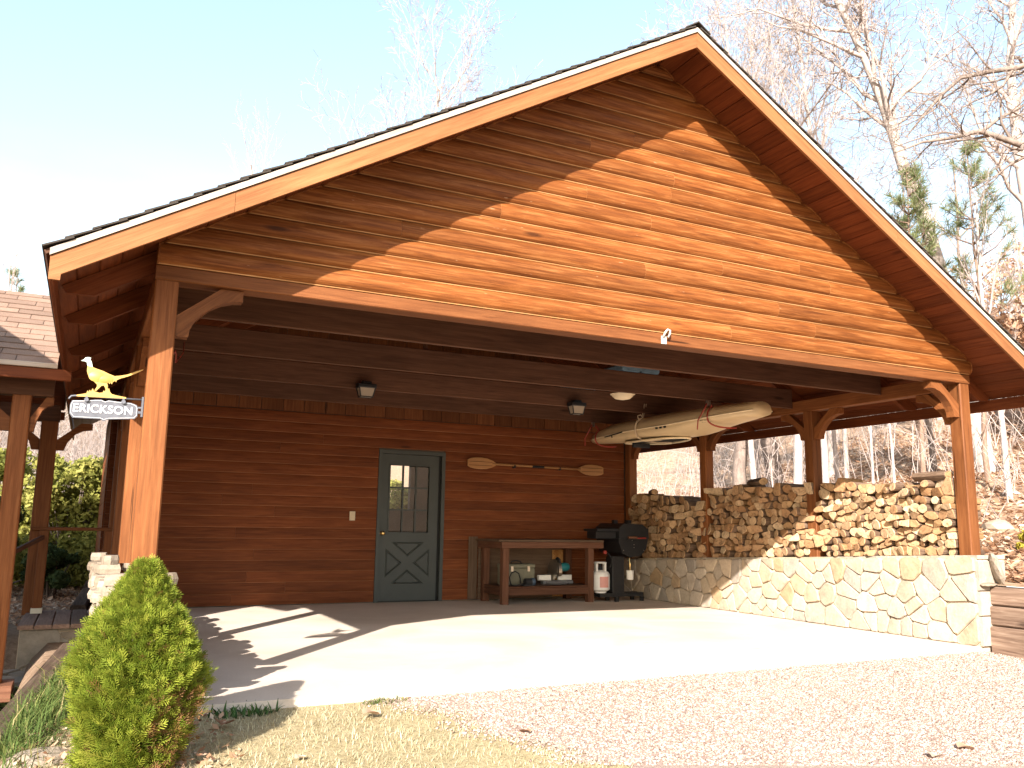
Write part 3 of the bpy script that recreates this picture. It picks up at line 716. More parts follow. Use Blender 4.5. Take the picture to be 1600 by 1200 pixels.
for P in voronoi([(a, c) for a, c, _ in sites], bound, 1.0, .9):
    P = shrink(P, .0048)
    if len(P) < 3: continue
    (cy, cz), A = centroid(P)
    if A < .002: continue
    P = [p for i, p in enumerate(P) if math.hypot(p[0]-P[i-1][0], p[1]-P[i-1][1]) > .012]
    if len(P) < 3: continue
    P2 = []
    for i in range(len(P)):                                   # knock the corners off unevenly
        a, c = P[i], P[(i+1)%len(P)]; t = r.uniform(.06, .2); u = r.uniform(.06, .2)
        P2 += [(a[0]+(c[0]-a[0])*t, a[1]+(c[1]-a[1])*t), (c[0]+(a[0]-c[0])*u, c[1]+(a[1]-c[1])*u)]
    pr = r.uniform(.004, .024); ty, tz = r.uniform(-.09, .09), r.uniform(-.09, .09); n = len(P2)
    inn = [(cy+(p[0]-cy)*.93, cz+(p[1]-cz)*.93) for p in P2]
    vs = [(SX+.03, *p) for p in P2]+[(SX+.006-pr*.5, *p) for p in P2]+[(SX-pr-ty*(p[0]-cy)-tz*(p[1]-cz), *p) for p in inn]+[(SX-pr-r.uniform(0,.006), cy, cz)]
    fs = [(i, i+n, (i+1)%n+n, (i+1)%n) for i in range(n)]+[(i+n, i+2*n, (i+1)%n+2*n, (i+1)%n+n) for i in range(n)]+[(i+2*n, 3*n, (i+1)%n+2*n) for i in range(n)]
    b = MB(); b.add(vs, fs); b.build('stone', M['stone'], sw_, T((SX, cy, cz)))
y = -.07
while y < 5.8:
    ln = r.uniform(.22, .5); y2 = min(y+ln, 5.86); x0 = SX+r.uniform(.02, .04)
    P = [(x0, y+.006), (x0+r.uniform(-.015, .02), (y+y2)/2), (x0+r.uniform(-.01,.01), y2-.006), (SX+.43, y2-.006), (SX+.44, y+.006)]
    zz = wtop((y+y2)/2); b = MB(); b.prism([(u, v, zz-.034-.045*(v-(y+y2)/2)) for u, v in P], (0, 0, .034+r.uniform(-.006, .006)))
    b.build('cap_stone', M['stone'], sw_, T((SX+.2, (y+y2)/2, zz))); y = y2
for (za, zc) in ((0,.27),(.275,.5),(.505,.78)):              # the pillar stones that finish the wall end
    b = MB(); b.box((SX+.012, -.085, za+.004), (SX+.40, -.052, zc), 0, .006); b.build('stone', M['stone'], sw_, T((SX+.2, -.07, (za+zc)/2)))

# ------------------------------------------------------------------ loose stone wall on the left with flat stones piled round the posts
lw = empty('dry_stone_wall', (.05, 1.9, 0), 'pale flat stones piled round the front left post behind the evergreen', 'wall')
b = MB(); b.box((-.12, -.06, -.12), (.22, 3.9, .5)); b.build('wall_core', M['mortar'], lw, T((.05, 1.9, 0)))
r = random.Random(33)
def slab(cx, cy, z0, lx, ly, h, mat, par, nm='stone', jag=.34):
    n = 8; P = []
    for i in range(n):
        a = 2*math.pi*(i+r.uniform(-.25,.25))/n; k = 1/max(abs(math.cos(a)), abs(math.sin(a)))**.75*(1-r.uniform(0, jag))
        P.append((cx+math.cos(a)*lx*k, cy+math.sin(a)*ly*k))
    m = len(P); t = r.uniform(-.03, .03)
    vs = [(x, y, z0) for x, y in P]+[(cx+(x-cx)*1.05, cy+(y-cy)*1.05, z0+h*.5) for x, y in P]+[(cx+(x-cx)*.93, cy+(y-cy)*.93, z0+h+t*(x-cx)) for x, y in P]
    fs = [tuple(range(m-1,-1,-1)), tuple(range(2*m, 3*m))]+[(i+o, (i+1)%m+o, (i+1)%m+m+o, i+m+o) for o in (0, m) for i in range(m)]
    b = MB(); b.add(vs, fs); return b.build(nm, mat, par, T((cx, cy, z0)))
zz = .02
while zz < .50:                                                # front face, course by course
    h = r.uniform(.05, .085); x = -.14
    while x < .2:
        ln = r.uniform(.07, .13); slab(x+ln, -.075, zz, ln, .05, h, M['pale_stone'], lw); x += 2*ln-.01
    zz += h
zz = .501
for lay in range(4):
    h = r.uniform(.05, .075); y = -.06
    while y < 3.8:
        ly = r.uniform(.10, .2)
        if lay < 2 or r.random() < (.7 if lay == 2 else .25):
            for cx, hx_ in (((-.10), .075), (.17, .05)):
                slab(cx+r.uniform(-.02, .02), y+ly, zz, hx_+r.uniform(0, .02), ly*.95, h, M['pale_stone'], lw)
        y += 2*ly
    if True:
        slab(-.06, -.06, zz, .09, .06, h, M['pale_stone'], lw); slab(.15, -.055, zz, .105, .07, h, M['pale_stone'], lw)
    zz += h+.001
slab(-.105, .02, .80, .055, .09, .05, M['pale_stone'], lw)
# ------------------------------------------------------------------ firewood: every log a thing
ORD = ['first','second','third','fourth','fifth','sixth','seventh','eighth','ninth','tenth','eleventh','twelfth','thirteenth','fourteenth','fifteenth','sixteenth','seventeenth']
TOPS = [(-.1,1.53),(.3,1.565),(.52,1.55),(.83,1.56),(1.16,1.52),(1.5,1.61),(1.8,1.53),(2.0,1.58),(2.2,1.52),(2.46,1.585),(2.9,1.58),(3.4,1.60),(3.62,1.58),(3.75,1.42),(4.15,1.37),(4.4,1.45),(4.6,1.5),(5.05,1.53),(5.5,1.53),(6,1.53)]
def ptop(y):
    for (a, c), (e, f) in zip(TOPS, TOPS[1:]):
        if a <= y <= e: return c+(f-c)*(y-a)/(e-a)
    return 1.5
r = random.Random(77); logs = []
for bay, y0b, y1b, rowh, sp, word, mark in (('front', .150, 1.915, .073, .112, 'sunlit front', 'front post'), ('middle', 1.945, 3.865, .082, .126, 'middle', 'third-back post'), ('back', 3.90, 5.76, .092, .142, 'shaded back', 'second-back post')):
    ref = {'front': 'the front post', 'middle': 'the middle post', 'back': 'the kayak post'}[bay]
    sites = []; info = []; row = 0; zz = 0
    while True:
        ys = y0b+sp*.5*r.uniform(.4, 1.4); k = 0; any_ = False
        while ys < y1b-.03:
            zc = wtop(ys)+rowh*(row+.5)+r.uniform(-.028, .028)+.018*math.sin(ys*3.1+row*.7)
            if zc < ptop(ys)-rowh*.32: sites.append((ys, zc)); info.append((row, k)); any_ = True; k += 1
            ys += sp*r.uniform(.62, 1.4)
        row += 1
        if not any_ or row > 14: break
    bound = [(y0b, .3), (y1b, .3), (y1b, 2.0), (y0b, 2.0)]
    for (sy, sz), (row, k), P in zip(sites, info, voronoi(sites, bound, 1.35, .5)):
        t = ptop(sy)+r.uniform(-.03, .035)
        P = clip(P, -.045, -1, -(wtop(0)+.002))               # rests on the wall
        P = clip(P, 0, 1, t)
        P = shrink(P, .0022)
        if len(P) < 3: continue
        (cy, cz), A = centroid(P)
        if A < .0012: continue
        form = 'split'
        u = r.random()
        if u < .30 and A > .004:                                # a round log inside its cell
            rad = min(abs((P[i][0]-cy)*(P[(i+1)%len(P)][1]-P[i][1])-(P[i][1]-cz)*(P[(i+1)%len(P)][0]-P[i][0]))/max(1e-6, math.hypot(P[(i+1)%len(P)][0]-P[i][0], P[(i+1)%len(P)][1]-P[i][1])) for i in range(len(P)))
            rad *= 1.2; P = [(cy+math.cos(2*math.pi*i/12)*rad*r.uniform(.93, 1.05)*1.06, cz+math.sin(2*math.pi*i/12)*rad*r.uniform(.93, 1.05)) for i in range(12)]; form = 'round'
        else:
            if u > .82: P = chaikin(P); form = 'half-round'
            Q = []
            for i in range(len(P)):
                a, c = P[i], P[(i+1)%len(P)]
                q = .10 if form == 'split' else .25
                Q += [(a[0]*(1-q)+c[0]*q, a[1]*(1-q)+c[1]*q), (a[0]*q+c[0]*(1-q), a[1]*q+c[1]*(1-q))]
            P = [(p[0]+r.uniform(-.003,.003), p[1]+r.uniform(-.003,.003)) for p in Q]
        rad2 = 1.0; logs.append((A/((sy+5.42)**2+7.5**2), bay, row, k, form, P, cy, cz, ref))
logs.sort(key=lambda q: -q[0]); heap = MB()
for rank, (_, bay, row, k, form, P, cy, cz, ref) in enumerate(logs):
        n = len(P); x0 = SX+.05+r.uniform(-.05, .045); x1 = x0+r.uniform(.34, .42); ty, tz = r.uniform(-.4, .4), r.uniform(-.4, .4)
        sh_y, sh_z = r.uniform(-.02,.02), r.uniform(-.012,.012)
        def face(x, k2, tilt): return [(x-tilt*(ty*(p[0]-cy)+tz*(p[1]-cz)), cy+(p[0]-cy)*k2, cz+(p[1]-cz)*k2) for p in P]
        V = face(x0, .92, 1)+face(x0+.009, 1.0, 1)+[(q[0], q[1]+sh_y, q[2]+sh_z) for q in face(x1, .97, 0)]+[(x0-r.uniform(-.004,.006), cy, cz)]
        F1 = [(i, (i+1)%n, 3*n)[::-1] for i in range(n)]+[(i, (i+1)%n, (i+1)%n+n, i+n) for i in range(n)]; F3 = [(i+n, (i+1)%n+n, (i+1)%n+2*n, i+2*n) for i in range(n)]+[tuple(range(2*n, 3*n))]
        b = MB() if rank < 296 else heap
        b.add(V, F1, 0); o0 = len(b.v)-len(V); u0 = r.random()
        for i, f in enumerate(F3):
            b.f.append(tuple(j+o0 for j in f)); b.m.append(1 if (form == 'round' or ((i/n+u0)%1 < .45)) else 2)
        if rank >= 296: continue
        o = b.build('firewood_log', [M['log_end'], M['log_bark'], M['log_split']], None, T((x0, cy, cz)))
        bw = {'front': 'sunlit front', 'middle': 'middle', 'back': 'shaded back'}[bay]
        tag(o, f'{form} log {ORD[min(k,16)]} from {ref}, {ORD[row]} course of the {bw} stack', 'firewood log', 'firewood logs stacked on the stone wall')
if heap.v: tag(heap.build('firewood_heap', [M['log_end'], M['log_bark'], M['log_split']], None, T((SX+.2, 4.5, .7))), kind='stuff')
# a few logs lie crosswise along the top
def top_log(x, y, z, ln, rad, yaw, label, mat=1):
    b = MB(); d = Vector((math.sin(yaw), math.cos(yaw), 0)); n = 10; c = Vector((x, y, z)); up = Vector((0,0,1)); sd = d.cross(up)
    rr = [rad*r.uniform(.82, 1.1) for _ in range(n)]
    vs = []
    for t, k in ((-ln/2, .9), (-ln/2+.01, 1), (0, 1.03), (ln/2-.01, .97), (ln/2, .86)):
        vs += [c+d*t+(sd*math.cos(2*math.pi*i/n)+up*math.sin(2*math.pi*i/n)*.8)*rr[i]*k for i in range(n)]
    b.add(vs, [(i+o, (i+1)%n+o, (i+1)%n+n+o, i+n+o) for o in (0, n, 2*n, 3*n) for i in range(n)], 1)
    b.f += [tuple(range(n-1,-1,-1)), tuple(range(4*n, 5*n))]; b.m += [0, 0]
    m = frame(c, d, up)
    o = b.build('firewood_log', [M['log_end'], M['log_bark'], M['log_split']], None, m)
    tag(o, label, 'firewood log', 'firewood logs stacked on the stone wall')
top_log(7.44, 5.25, 1.575, .38, .06, .5, 'dark bark log lying across the top of the shaded back firewood stack')
top_log(7.40, 2.95, 1.64, .40, .062, .35, 'flat-topped bark log lying lengthwise on the middle stack')
top_log(7.40, .42, 1.60, .44, .06, .15, 'split log lying lengthwise on the front stack beside the front post')

# ------------------------------------------------------------------ sleeper retaining wall, leaning stone
rw = empty('retaining_wall', (7.45, -1.3, 0), 'weathered timber sleepers holding the bank right of the stone wall', 'retaining wall')
for i, (z0, z1) in enumerate(((-.10, .185), (.192, .368), (.375, .546))):
    yb = -3.4; xo = .02*i
    m = board('timber', (7.475+xo, -.088, (z0+z1)/2), (7.475+xo, yb, (z0+z1)/2), .15, z1-z0, (0,0,1), M['sleeper'], rw, .014)
r = random.Random(4)
def rock(name, c, sx, sy, sz, label, mat=None, rot=0.0, tilt=0.0, cat='rock', group=None):
    bm = bmesh.new(); bmesh.ops.create_icosphere(bm, subdivisions=2, radius=1.0)
    s = [r.uniform(.75, 1.2) for _ in range(12)]; dirs = [Vector((r.gauss(0,1), r.gauss(0,1), r.gauss(0,1))).normalized() for _ in range(9)]
    for v in bm.verts:
        for i, d in enumerate(dirs):
            k = v.co.dot(d); lim = .62+.2*s[i]
            if k > lim: v.co -= d*(k-lim)*.9
        v.co = Vector((v.co.x*sx, v.co.y*sy, v.co.z*sz))
    me = bpy.data.meshes.new(name); bm.to_mesh(me); bm.free(); me.materials.append(mat or M['pale_stone'])
    o = bpy.data.objects.new(name, me); link(o, None, T(c) @ Matrix.Rotation(rot, 4, 'Z') @ Matrix.Rotation(tilt, 4, 'X'))
    return tag(o, label, cat, group)
rock('rock', (7.50, -.125, .71), .11, .045, .175, 'pale flat stone leaning upright against the front right post', None, .9, -.28)
rock('rock', (7.40, -.10, .565), .12, .07, .02, 'thin flat stone lying under the leaning stone on the timber wall', None, .2)
# ------------------------------------------------------------------ sign on the front left post
sg = empty('name_sign', (-.02, .06, 1.70), 'grey hanging metal name sign topped by a yellow pheasant on the left post', 'sign')
BIRD = [(-0.357,1.964),(-0.343,1.973),(-0.335,1.986),(-0.319,1.989),(-0.305,1.986),(-0.31,1.977),(-0.304,1.969),(-0.297,1.949),(-0.293,1.932),(-0.274,1.925),(-0.238,1.915),(-0.204,1.9),(-0.172,1.889),(-0.14,1.895),(-0.104,1.905),(-0.061,1.927),(-0.019,1.945),(-0.021,1.94),(-0.06,1.915),(-0.103,1.893),(-0.138,1.879),(-0.16,1.866),(-0.161,1.854),(-0.169,1.863),(-0.175,1.853),(-0.179,1.86),(-0.183,1.839),(-0.19,1.85),(-0.196,1.84),(-0.204,1.851),(-0.21,1.846),(-0.204,1.828),(-0.205,1.815),(-0.197,1.807),(-0.212,1.801),(-0.218,1.818),(-0.226,1.829),(-0.238,1.825),(-0.249,1.811),(-0.263,1.794),(-0.273,1.794),(-0.261,1.819),(-0.262,1.832),(-0.275,1.844),(-0.296,1.86),(-0.314,1.885),(-0.321,1.907),(-0.321,1.938),(-0.326,1.957),(-0.337,1.963),(-0.346,1.963)]
MOUND = [(-0.362,1.762),(-0.312,1.775),(-0.308,1.793),(-0.301,1.782),(-0.297,1.798),(-0.29,1.786),(-0.282,1.808),(-0.275,1.791),(-0.246,1.783),(-0.227,1.786),(-0.224,1.8),(-0.217,1.792),(-0.213,1.805),(-0.2,1.802),(-0.197,1.816),(-0.19,1.794),(-0.179,1.781),(-0.154,1.775),(-0.101,1.768),(-0.1,1.76),(-0.361,1.7535)]
PLQ = [(-0.382,1.728),(-0.309,1.733),(-0.262,1.741),(-0.231,1.743),(-0.211,1.734),(-0.191,1.743),(-0.151,1.739),(-0.07,1.736),(-0.039,1.725),(-0.031,1.708),(-0.031,1.659),(-0.046,1.642),(-0.186,1.63),(-0.209,1.619),(-0.229,1.629),(-0.373,1.628),(-0.39,1.653),(-0.391,1.703)]
def cut(name, pts, y, t, mats, par, mi=None, ch=.003):
    """flat cut-out with a small rounded edge"""
    bm = bmesh.new(); vs = [bm.verts.new((x, y, q)) for x, q in pts]; f = bm.faces.new(vs)
    g = bmesh.ops.extrude_face_region(bm, geom=[f]); bmesh.ops.translate(bm, verts=[v for v in g['geom'] if isinstance(v, bmesh.types.BMVert)], vec=(0, t, 0))
    bmesh.ops.triangulate(bm, faces=[q for q in bm.faces if len(q.verts) > 4]); bmesh.ops.recalc_face_normals(bm, faces=bm.faces)
    c = Vector((sum(p[0] for p in pts)/len(pts), y, sum(p[1] for p in pts)/len(pts)))
    for v in bm.verts: v.co -= c
    me = bpy.data.meshes.new(name); bm.to_mesh(me); bm.free()
    for m in mats: me.materials.append(m)
    if mi: me.polygons.foreach_set('material_index', [mi(p.center+c) for p in me.polygons])
    return link(bpy.data.objects.new(name, me), par, T(c))
bd = cut('pheasant', BIRD, .056, .010, [M['bird'], M['bird_head']], sg, lambda c: 1 if c.z > 1.935 and c.x < -.27 else 0)
b = MB()                                                      # raised breast and wing
for cx, cz, a, h in ((-.265, 1.878, .045, .032), (-.225, 1.868, .05, .026)):
    vs = [(cx, .044, cz)]; n = 14
    for k in range(n): vs.append((cx+math.cos(2*math.pi*k/n)*a*.55, .047, cz+math.sin(2*math.pi*k/n)*h*.55))
    for k in range(n): vs.append((cx+math.cos(2*math.pi*k/n)*a, .0558, cz+math.sin(2*math.pi*k/n)*h))
    b.add(vs, [(0, 1+k, 1+(k+1)%n) for k in range(n)]+[(1+k, 1+n+k, 1+n+(k+1)%n, 1+(k+1)%n) for k in range(n)])
b.build('wing', M['bird'], bd, T((-.24, .056, 1.87)), True)
cut('grass_mound', MOUND, .054, .012, [M['bird']], sg)
b = MB(); b.tube([(-.400,.06,1.735),(-.397,.06,1.742),(-.388,.06,1.754),(-.369,.06,1.7575),(-.20,.06,1.7585),(-.0,.06,1.761)], .0055, 8); b.build('hanging_bar', M['iron'], sg, T((-.2, .06, 1.757)), True)
b = MB(); b.box((-.014, .035, 1.655), (-.001, .09, 1.775), 0, .003); b.box((-.032, .052, 1.676), (-.0145, .068, 1.69)); b.box((-.032, .052, 1.706), (-.0145, .068, 1.716)); b.build('post_plate', M['iron'], sg, T((-.01, .06, 1.7)))
pq = cut('plaque', PLQ, .050, .014, [M['iron']], sg)
cxy = (sum(p[0] for p in PLQ)/len(PLQ), sum(p[1] for p in PLQ)/len(PLQ))
b = MB(); q = [(cxy[0]+(p[0]-cxy[0])*.965, .0488, cxy[1]+(p[1]-cxy[1])*.90) for p in PLQ]; b.tube(q+[q[0]], .0014, 5); b.build('raised_rim', M['white_letter'], pq, T((cxy[0], .049, cxy[1])), True)
for x, q in ((-.309, 1.736), (-.113, 1.738)):
    b = MB(); b.lathe([(.012,-.012),(.012,.0),(.006,.004)][::-1], (x, .047, q), 10, axis='y'); b.box((x-.006, .052, q), (x+.006, .064, q+.022)); b.build('hanger_bolt', M['iron'], sg, T((x, .05, q)))
cu = bpy.data.curves.new('lettering', 'FONT'); cu.body = 'ERICKSON'; cu.size = .066; cu.extrude = .0022; cu.offset = .0011; cu.space_character = 1.06; cu.materials.append(M['white_letter'])
cu.align_x = 'CENTER'; cu.align_y = 'CENTER'
tmp = bpy.data.objects.new('lettering_curve', cu); COL.objects.link(tmp); dg = bpy.context.evaluated_depsgraph_get(); lme = bpy.data.meshes.new_from_object(tmp.evaluated_get(dg)); bpy.data.objects.remove(tmp); bpy.data.curves.remove(cu)
tx = bpy.data.objects.new('lettering', lme); link(tx, pq, T((-.217, .0478, 1.6845)) @ Matrix.Rotation(R(90), 4, 'X') @ Matrix.Scale(.97, 4, (1,0,0)))

# ------------------------------------------------------------------ workbench and what stands on it
wb = empty('workbench', (5.6, 5.45, 0), 'brown timber workbench with a lower shelf against the cabin wall', 'workbench')
for x0, y0 in ((4.83, 5.06), (6.17, 5.06), (4.83, 5.68), (6.17, 5.68)): bx('leg', (x0, y0, 0), (x0+.095, y0+.095, .795), M['bench'], wb)
bx('bench_top', (4.76, 5.045, .831), (6.42, 5.84, .858), M['ply'], wb)
bx('apron', (4.79, 5.02, .745), (6.40, 5.058, .830), M['bench'], wb); bx('apron', (4.79, 5.78, .72), (6.40, 5.82, .830), M['bench'], wb)
bx('end_rail', (4.79, 5.06, .74), (4.828, 5.778, .829), M['bench'], wb); bx('end_rail', (6.362, 5.06, .74), (6.40, 5.778, .829), M['bench'], wb)
bx('shelf', (4.84, 5.075, .212), (6.26, 5.77, .232), M['bench'], wb); bx('shelf_rail', (4.927, 5.062, .115), (6.168, 5.10, .211), M['bench'], wb); bx('shelf_rail', (4.835, 5.157, .115), (4.875, 5.678, .211), M['bench'], wb)
bx('back_panel', (4.81, 5.825, .02), (6.15, 5.838, .828), M['ply'], wb)
o = bx('plywood_sheet', (4.66, 5.835, .015), (4.80, 5.85, .885), M['ply'], None); tag(o, 'narrow sheet of grey-brown plywood leaning on the wall left of the workbench', 'plywood sheet')
o = bx('strand_board', (6.00, 5.798, .03), (6.30, 5.812, .70), M['osb'], None); tag(o, 'orange-brown strand board panel behind the right end of the workbench', 'board')
tb = empty('toolbox', (5.20, 5.42, .233), 'olive-grey metal toolbox on the workbench shelf behind a post', 'toolbox')
b = MB(); b.box((5.00, 5.34, .233), (5.46, 5.58, .46), 0, .01); b.build('body', M['olive'], tb, T((5.2, 5.42, .233)))
b = MB(); b.box((4.995, 5.335, .461), (5.465, 5.585, .52), 0, .012); b.build('lid', M['olive'], tb, T((5.2, 5.42, .46)))
for x in (5.10, 5.36):
    b = MB(); b.box((x-.02, 5.322, .42), (x+.02, 5.3335, .49)); b.build('latch', M['steel'], tb, T((x, 5.33, .45)))
b = MB(); b.tube([(5.15,5.46,.521),(5.16,5.46,.55),(5.23,5.46,.562),(5.30,5.46,.55),(5.31,5.46,.521)], .008, 6); b.build('handle', M['black_metal'], tb, T((5.23, 5.46, .54)), True)
pm = empty('air_pump', (5.15, 5.19, .233), 'small dark air pump with a looped black hose on the shelf', 'pump')
b = MB(); b.lathe([(.05,0),(.05,.10),(.03,.12)], (5.22, 5.17, .285), 12, axis='x'); b.box((5.19, 5.13, .233), (5.36, 5.21, .25)); b.build('body', M['black_rubber'], pm, T((5.25, 5.17, .25)), False)
b = MB(); b.lathe([(.045,0),(.055,.02),(.05,.06),(.02,.07)], (5.31, 5.17, .288), 12, axis='x'); b.build('motor_cap', plain('blue_grey_plastic', (.05,.08,.12), .5), pm, T((5.31, 5.17, .288)), True)
b = MB(); b.tube([(5.02,5.18,.243),(5.0,5.18,.30),(4.99,5.18,.35),(5.02,5.18,.41),(5.08,5.18,.43),(5.13,5.18,.40),(5.155,5.18,.33),(5.16,5.18,.25)], .009, 6); b.tube([(5.02,5.18,.243),(5.08,5.14,.243),(5.2,5.15,.27)], .009, 6); b.build('hose', M['black_rubber'], pm, T((5.08, 5.18, .3)), True)
ms = empty('mitre_saw', (5.86, 5.42, .233), 'circular mitre saw with a teal motor on the workbench shelf', 'saw')
b = MB(); b.lathe([(.17,0),(.19,.02),(.17,.045),(.12,.05)], (5.83, 5.42, .233), 20); b.box((5.62, 5.36, .235), (6.10, 5.46, .285), 0, .012); b.build('base', M['saw_grey'], ms, T((5.83, 5.42, .233)))
for x0, x1 in ((5.56, 5.76), (5.88, 6.10)):
    b = MB(); b.box((x0, 5.40, .287), (x1, 5.45, .36), 0, .006); b.build('fence_block', M['white_block'], ms, T((x0, 5.42, .29)))
b = MB(); n = 22
guard = [(.15*math.cos(a), .15*math.sin(a)) for a in [math.pi*(-.12)+math.pi*1.3*i/n for i in range(n+1)]]
b.prism([(5.80+.02*0, 5.39+u, .43+v) for u, v in guard], (.05, 0, 0)); b.build('blade_guard', M['steel'], ms, T((5.82, 5.39, .43)))
b = MB(); b.lathe([(.142,0),(.142,.003)], (5.775, 5.39, .43), 28, axis='x'); b.build('blade', M['steel'], ms, T((5.78, 5.39, .43)))
b = MB(); b.lathe([(.05,0),(.062,.02),(.062,.15),(.05,.19),(.02,.20)], (5.855, 5.41, .47), 14, axis='x'); b.build('motor', M['teal'], ms, T((5.95, 5.41, .47)), True)
b = MB(); b.tube([(5.83,5.40,.575),(5.83,5.34,.60),(5.83,5.28,.58),(5.83,5.27,.53)], .016, 8); b.build('grip', M['black_rubber'], ms, T((5.83, 5.32, .59)), True)
b = MB(); b.box((5.70, 5.345, .245), (5.76, 5.3585, .28)); b.build('warning_sticker', M['yellow'], ms, T((5.73, 5.35, .26)))

# ------------------------------------------------------------------ paddle on the wall
pd = empty('kayak_paddle', (5.76, D-.075, 1.92), 'two-bladed wooden kayak paddle hung level on the back wall', 'paddle')
def blade(x0, s):
    out = []; n = 9
    prof = [(0,.018),(.06,.05),(.14,.075),(.24,.084),(.34,.08),(.41,.066),(.45,.045)]
    up = [(x0+s*u, 1.92+v) for u, v in prof]; dn = [(x0+s*u, 1.92-v) for u, v in prof][::-1]
    return up+dn
for x0, s in ((5.06, -1), (6.46, 1)):
    P = blade(x0, s); o = cut('blade', [(x, q-.012*(x-5.76)) for x, q in P], D-.084, .012, [M['paddle']], pd)
    for dz in (.026, -.026):
        b = MB(); b.box((min(x0+s*.06, x0+s*.43), D-.0865, 1.92+dz-.004-.012*(x0-5.76)), (max(x0+s*.06, x0+s*.43), D-.0843, 1.92+dz+.004-.012*(x0-5.76))); b.build('dark_stripe', M['bench'], o, T((x0, D-.086, 1.92)))
b = MB(); b.tube([(5.0, D-.078, 1.929), (6.5, D-.078, 1.911)], .0155, 10); b.build('shaft', M['paddle'], pd, frame((5.0, D-.078, 1.929), (1,0,-.012), (0,-1,0)), True)
b = MB(); b.lathe([(.019,0),(.019,.2)], (5.66, D-.078, 1.9195), 10, axis='x'); b.build('ferrule', M['black_metal'], pd, T((5.76, D-.078, 1.92)))
for x in (5.36, 6.13):
    b = MB(); b.box((x-.012, D-.098, 1.885), (x+.012, D-.04, 1.902)); b.box((x-.012, D-.105, 1.885), (x+.012, D-.0985, 1.93)); b.build('wall_peg', M['black_metal'], pd, T((x, D-.07, 1.9)))

# ------------------------------------------------------------------ grill, gas bottle
gr = empty('gas_grill', (6.72, 5.12, 0), 'black pedestal gas grill with its lid closed in the back corner', 'grill')
b = MB(); b.box((6.56, 5.03, .12), (6.76, 5.21, .63), 0, .008); b.build('pedestal', M['black_metal'], gr, T((6.66, 5.12, .12)))
b = MB(); b.box((6.36, 5.05, .065), (7.10, 5.11, .118)); b.box((6.36, 5.2, .065), (7.10, 5.26, .118)); b.box((6.38, 5.111, .07), (6.44, 5.199, .11)); b.box((7.02, 5.111, .07), (7.08, 5.199, .11)); b.build('base_frame', M['black_metal'], gr, T((6.7, 5.12, .09)))
for x in (6.62, 7.05):
    for y in (5.03, 5.27):
        b = MB(); b.box((x-.025, y-.025, 0), (x+.025, y+.015, .064)); b.build('foot', M['black_metal'], gr, T((x, y, 0)))
# eight-sided cooking box and lid, their flat end towards the front
lo = [(7.11,.885),(7.07,.74),(6.98,.645),(6.80,.62),(6.66,.68),(6.60,.84),(6.60,.885)]
b = MB(); b.prism([(x, 4.93, q) for x, q in lo], (0, .60, 0)); b.build('fire_box', M['black_metal'], gr, T((6.86, 5.2, .8)))
up = [(7.115,.8865),(7.10,1.02),(7.0,1.09),(6.68,1.10),(6.60,1.04),(6.595,.8865)]
b = MB(); b.prism([(x, 4.915, q) for x, q in up], (0, .63, 0)); lid = b.build('lid', M['black_metal'], gr, T((6.86, 5.2, .95)))
b = MB(); b.tube([(6.594, 5.05, .97), (6.55, 5.05, .98), (6.55, 5.40, .98), (6.594, 5.40, .97)], .010, 8); b.build('handle', M['black_metal'], lid, T((6.56, 5.2, .97)), True)
for x in (6.70, 6.94):
    b = MB(); b.box((x-.03, 5.15, 1.10), (x+.03, 5.22, 1.15)); b.build('vent', M['black_metal'], lid, T((x, 5.2, 1.1)))
b = MB()
for x, q in ((6.68,.72),(7.03,.72),(6.86,.80),(6.86,.76),(6.83,.86)): b.lathe([(.007,0),(.005,-.005)], (x, 4.9295, q), 8, axis='y')
b.build('bolt_heads', M['steel'], gr, T((6.86, 4.93, .78)))
b = MB(); b.box((6.72, 4.87, .868), (7.06, 4.913, .884)); b.build('front_ledge', M['black_metal'], gr, T((6.88, 4.9, .88)))
b = MB(); b.box((6.24, 4.93, .985), (6.605, 5.30, 1.02), 0, .006); b.build('side_shelf', M['black_metal'], gr, T((6.42, 5.12, 1.0)))
b = MB(); b.box((6.26, 5.0, .88), (6.60, 5.24, .984), 0, .01); b.build('side_burner', M['black_metal'], gr, T((6.42, 5.12, .93)))
b = MB(); b.lathe([(.026,0),(.026,-.03),(.018,-.034)], (6.40, 4.999, .69), 12, axis='y'); b.build('control_knob', M['red'], gr, T((6.4, 5.0, .69)))
b = MB(); b.lathe([(.048,0),(.056,.125),(.058,.13)], (6.835, 5.0, .305), 16); b.build('grease_cup', M['white_block'], gr, T((6.835, 5.0, .3)), False)
b = MB(); b.tube([(6.835,5.0,.435),(6.835,5.0,.50),(6.835,5.02,.62)], .006, 6); b.lathe([(.012,0),(.016,.03),(.012,.05)], (6.835, 5.0, .49), 8); b.build('cup_hook', M['brass'], gr, T((6.835, 5.0, .5)))
br = empty('grill_brush', (6.88, 4.89, .885), 'red and tan grill brush lying along the front of the black grill', 'brush')
b = MB(); b.box((6.885, 4.88, .8845), (7.04, 4.905, .903), 0, .004); b.build('handle', M['red'], br, T((6.95, 4.81, .99)))
b = MB(); b.box((6.74, 4.874, .8845), (6.884, 4.911, .918), 0, .004); b.build('brush_head', M['bench'], br, T((6.8, 4.81, .99)))
gt = empty('propane_tank', (6.46, 5.16, .119), 'white propane tank standing on the left foot of the grill', 'gas bottle')
b = MB(); b.lathe([(.085,0),(.085,.02),(.095,.022),(.135,.05),(.135,.255),(.118,.29),(.07,.315),(.03,.32)], (6.42, 5.14, .119), 24); tk = b.build('body', M['tank'], gt, T((6.42, 5.14, .12)), False)
b = MB(); n = 10
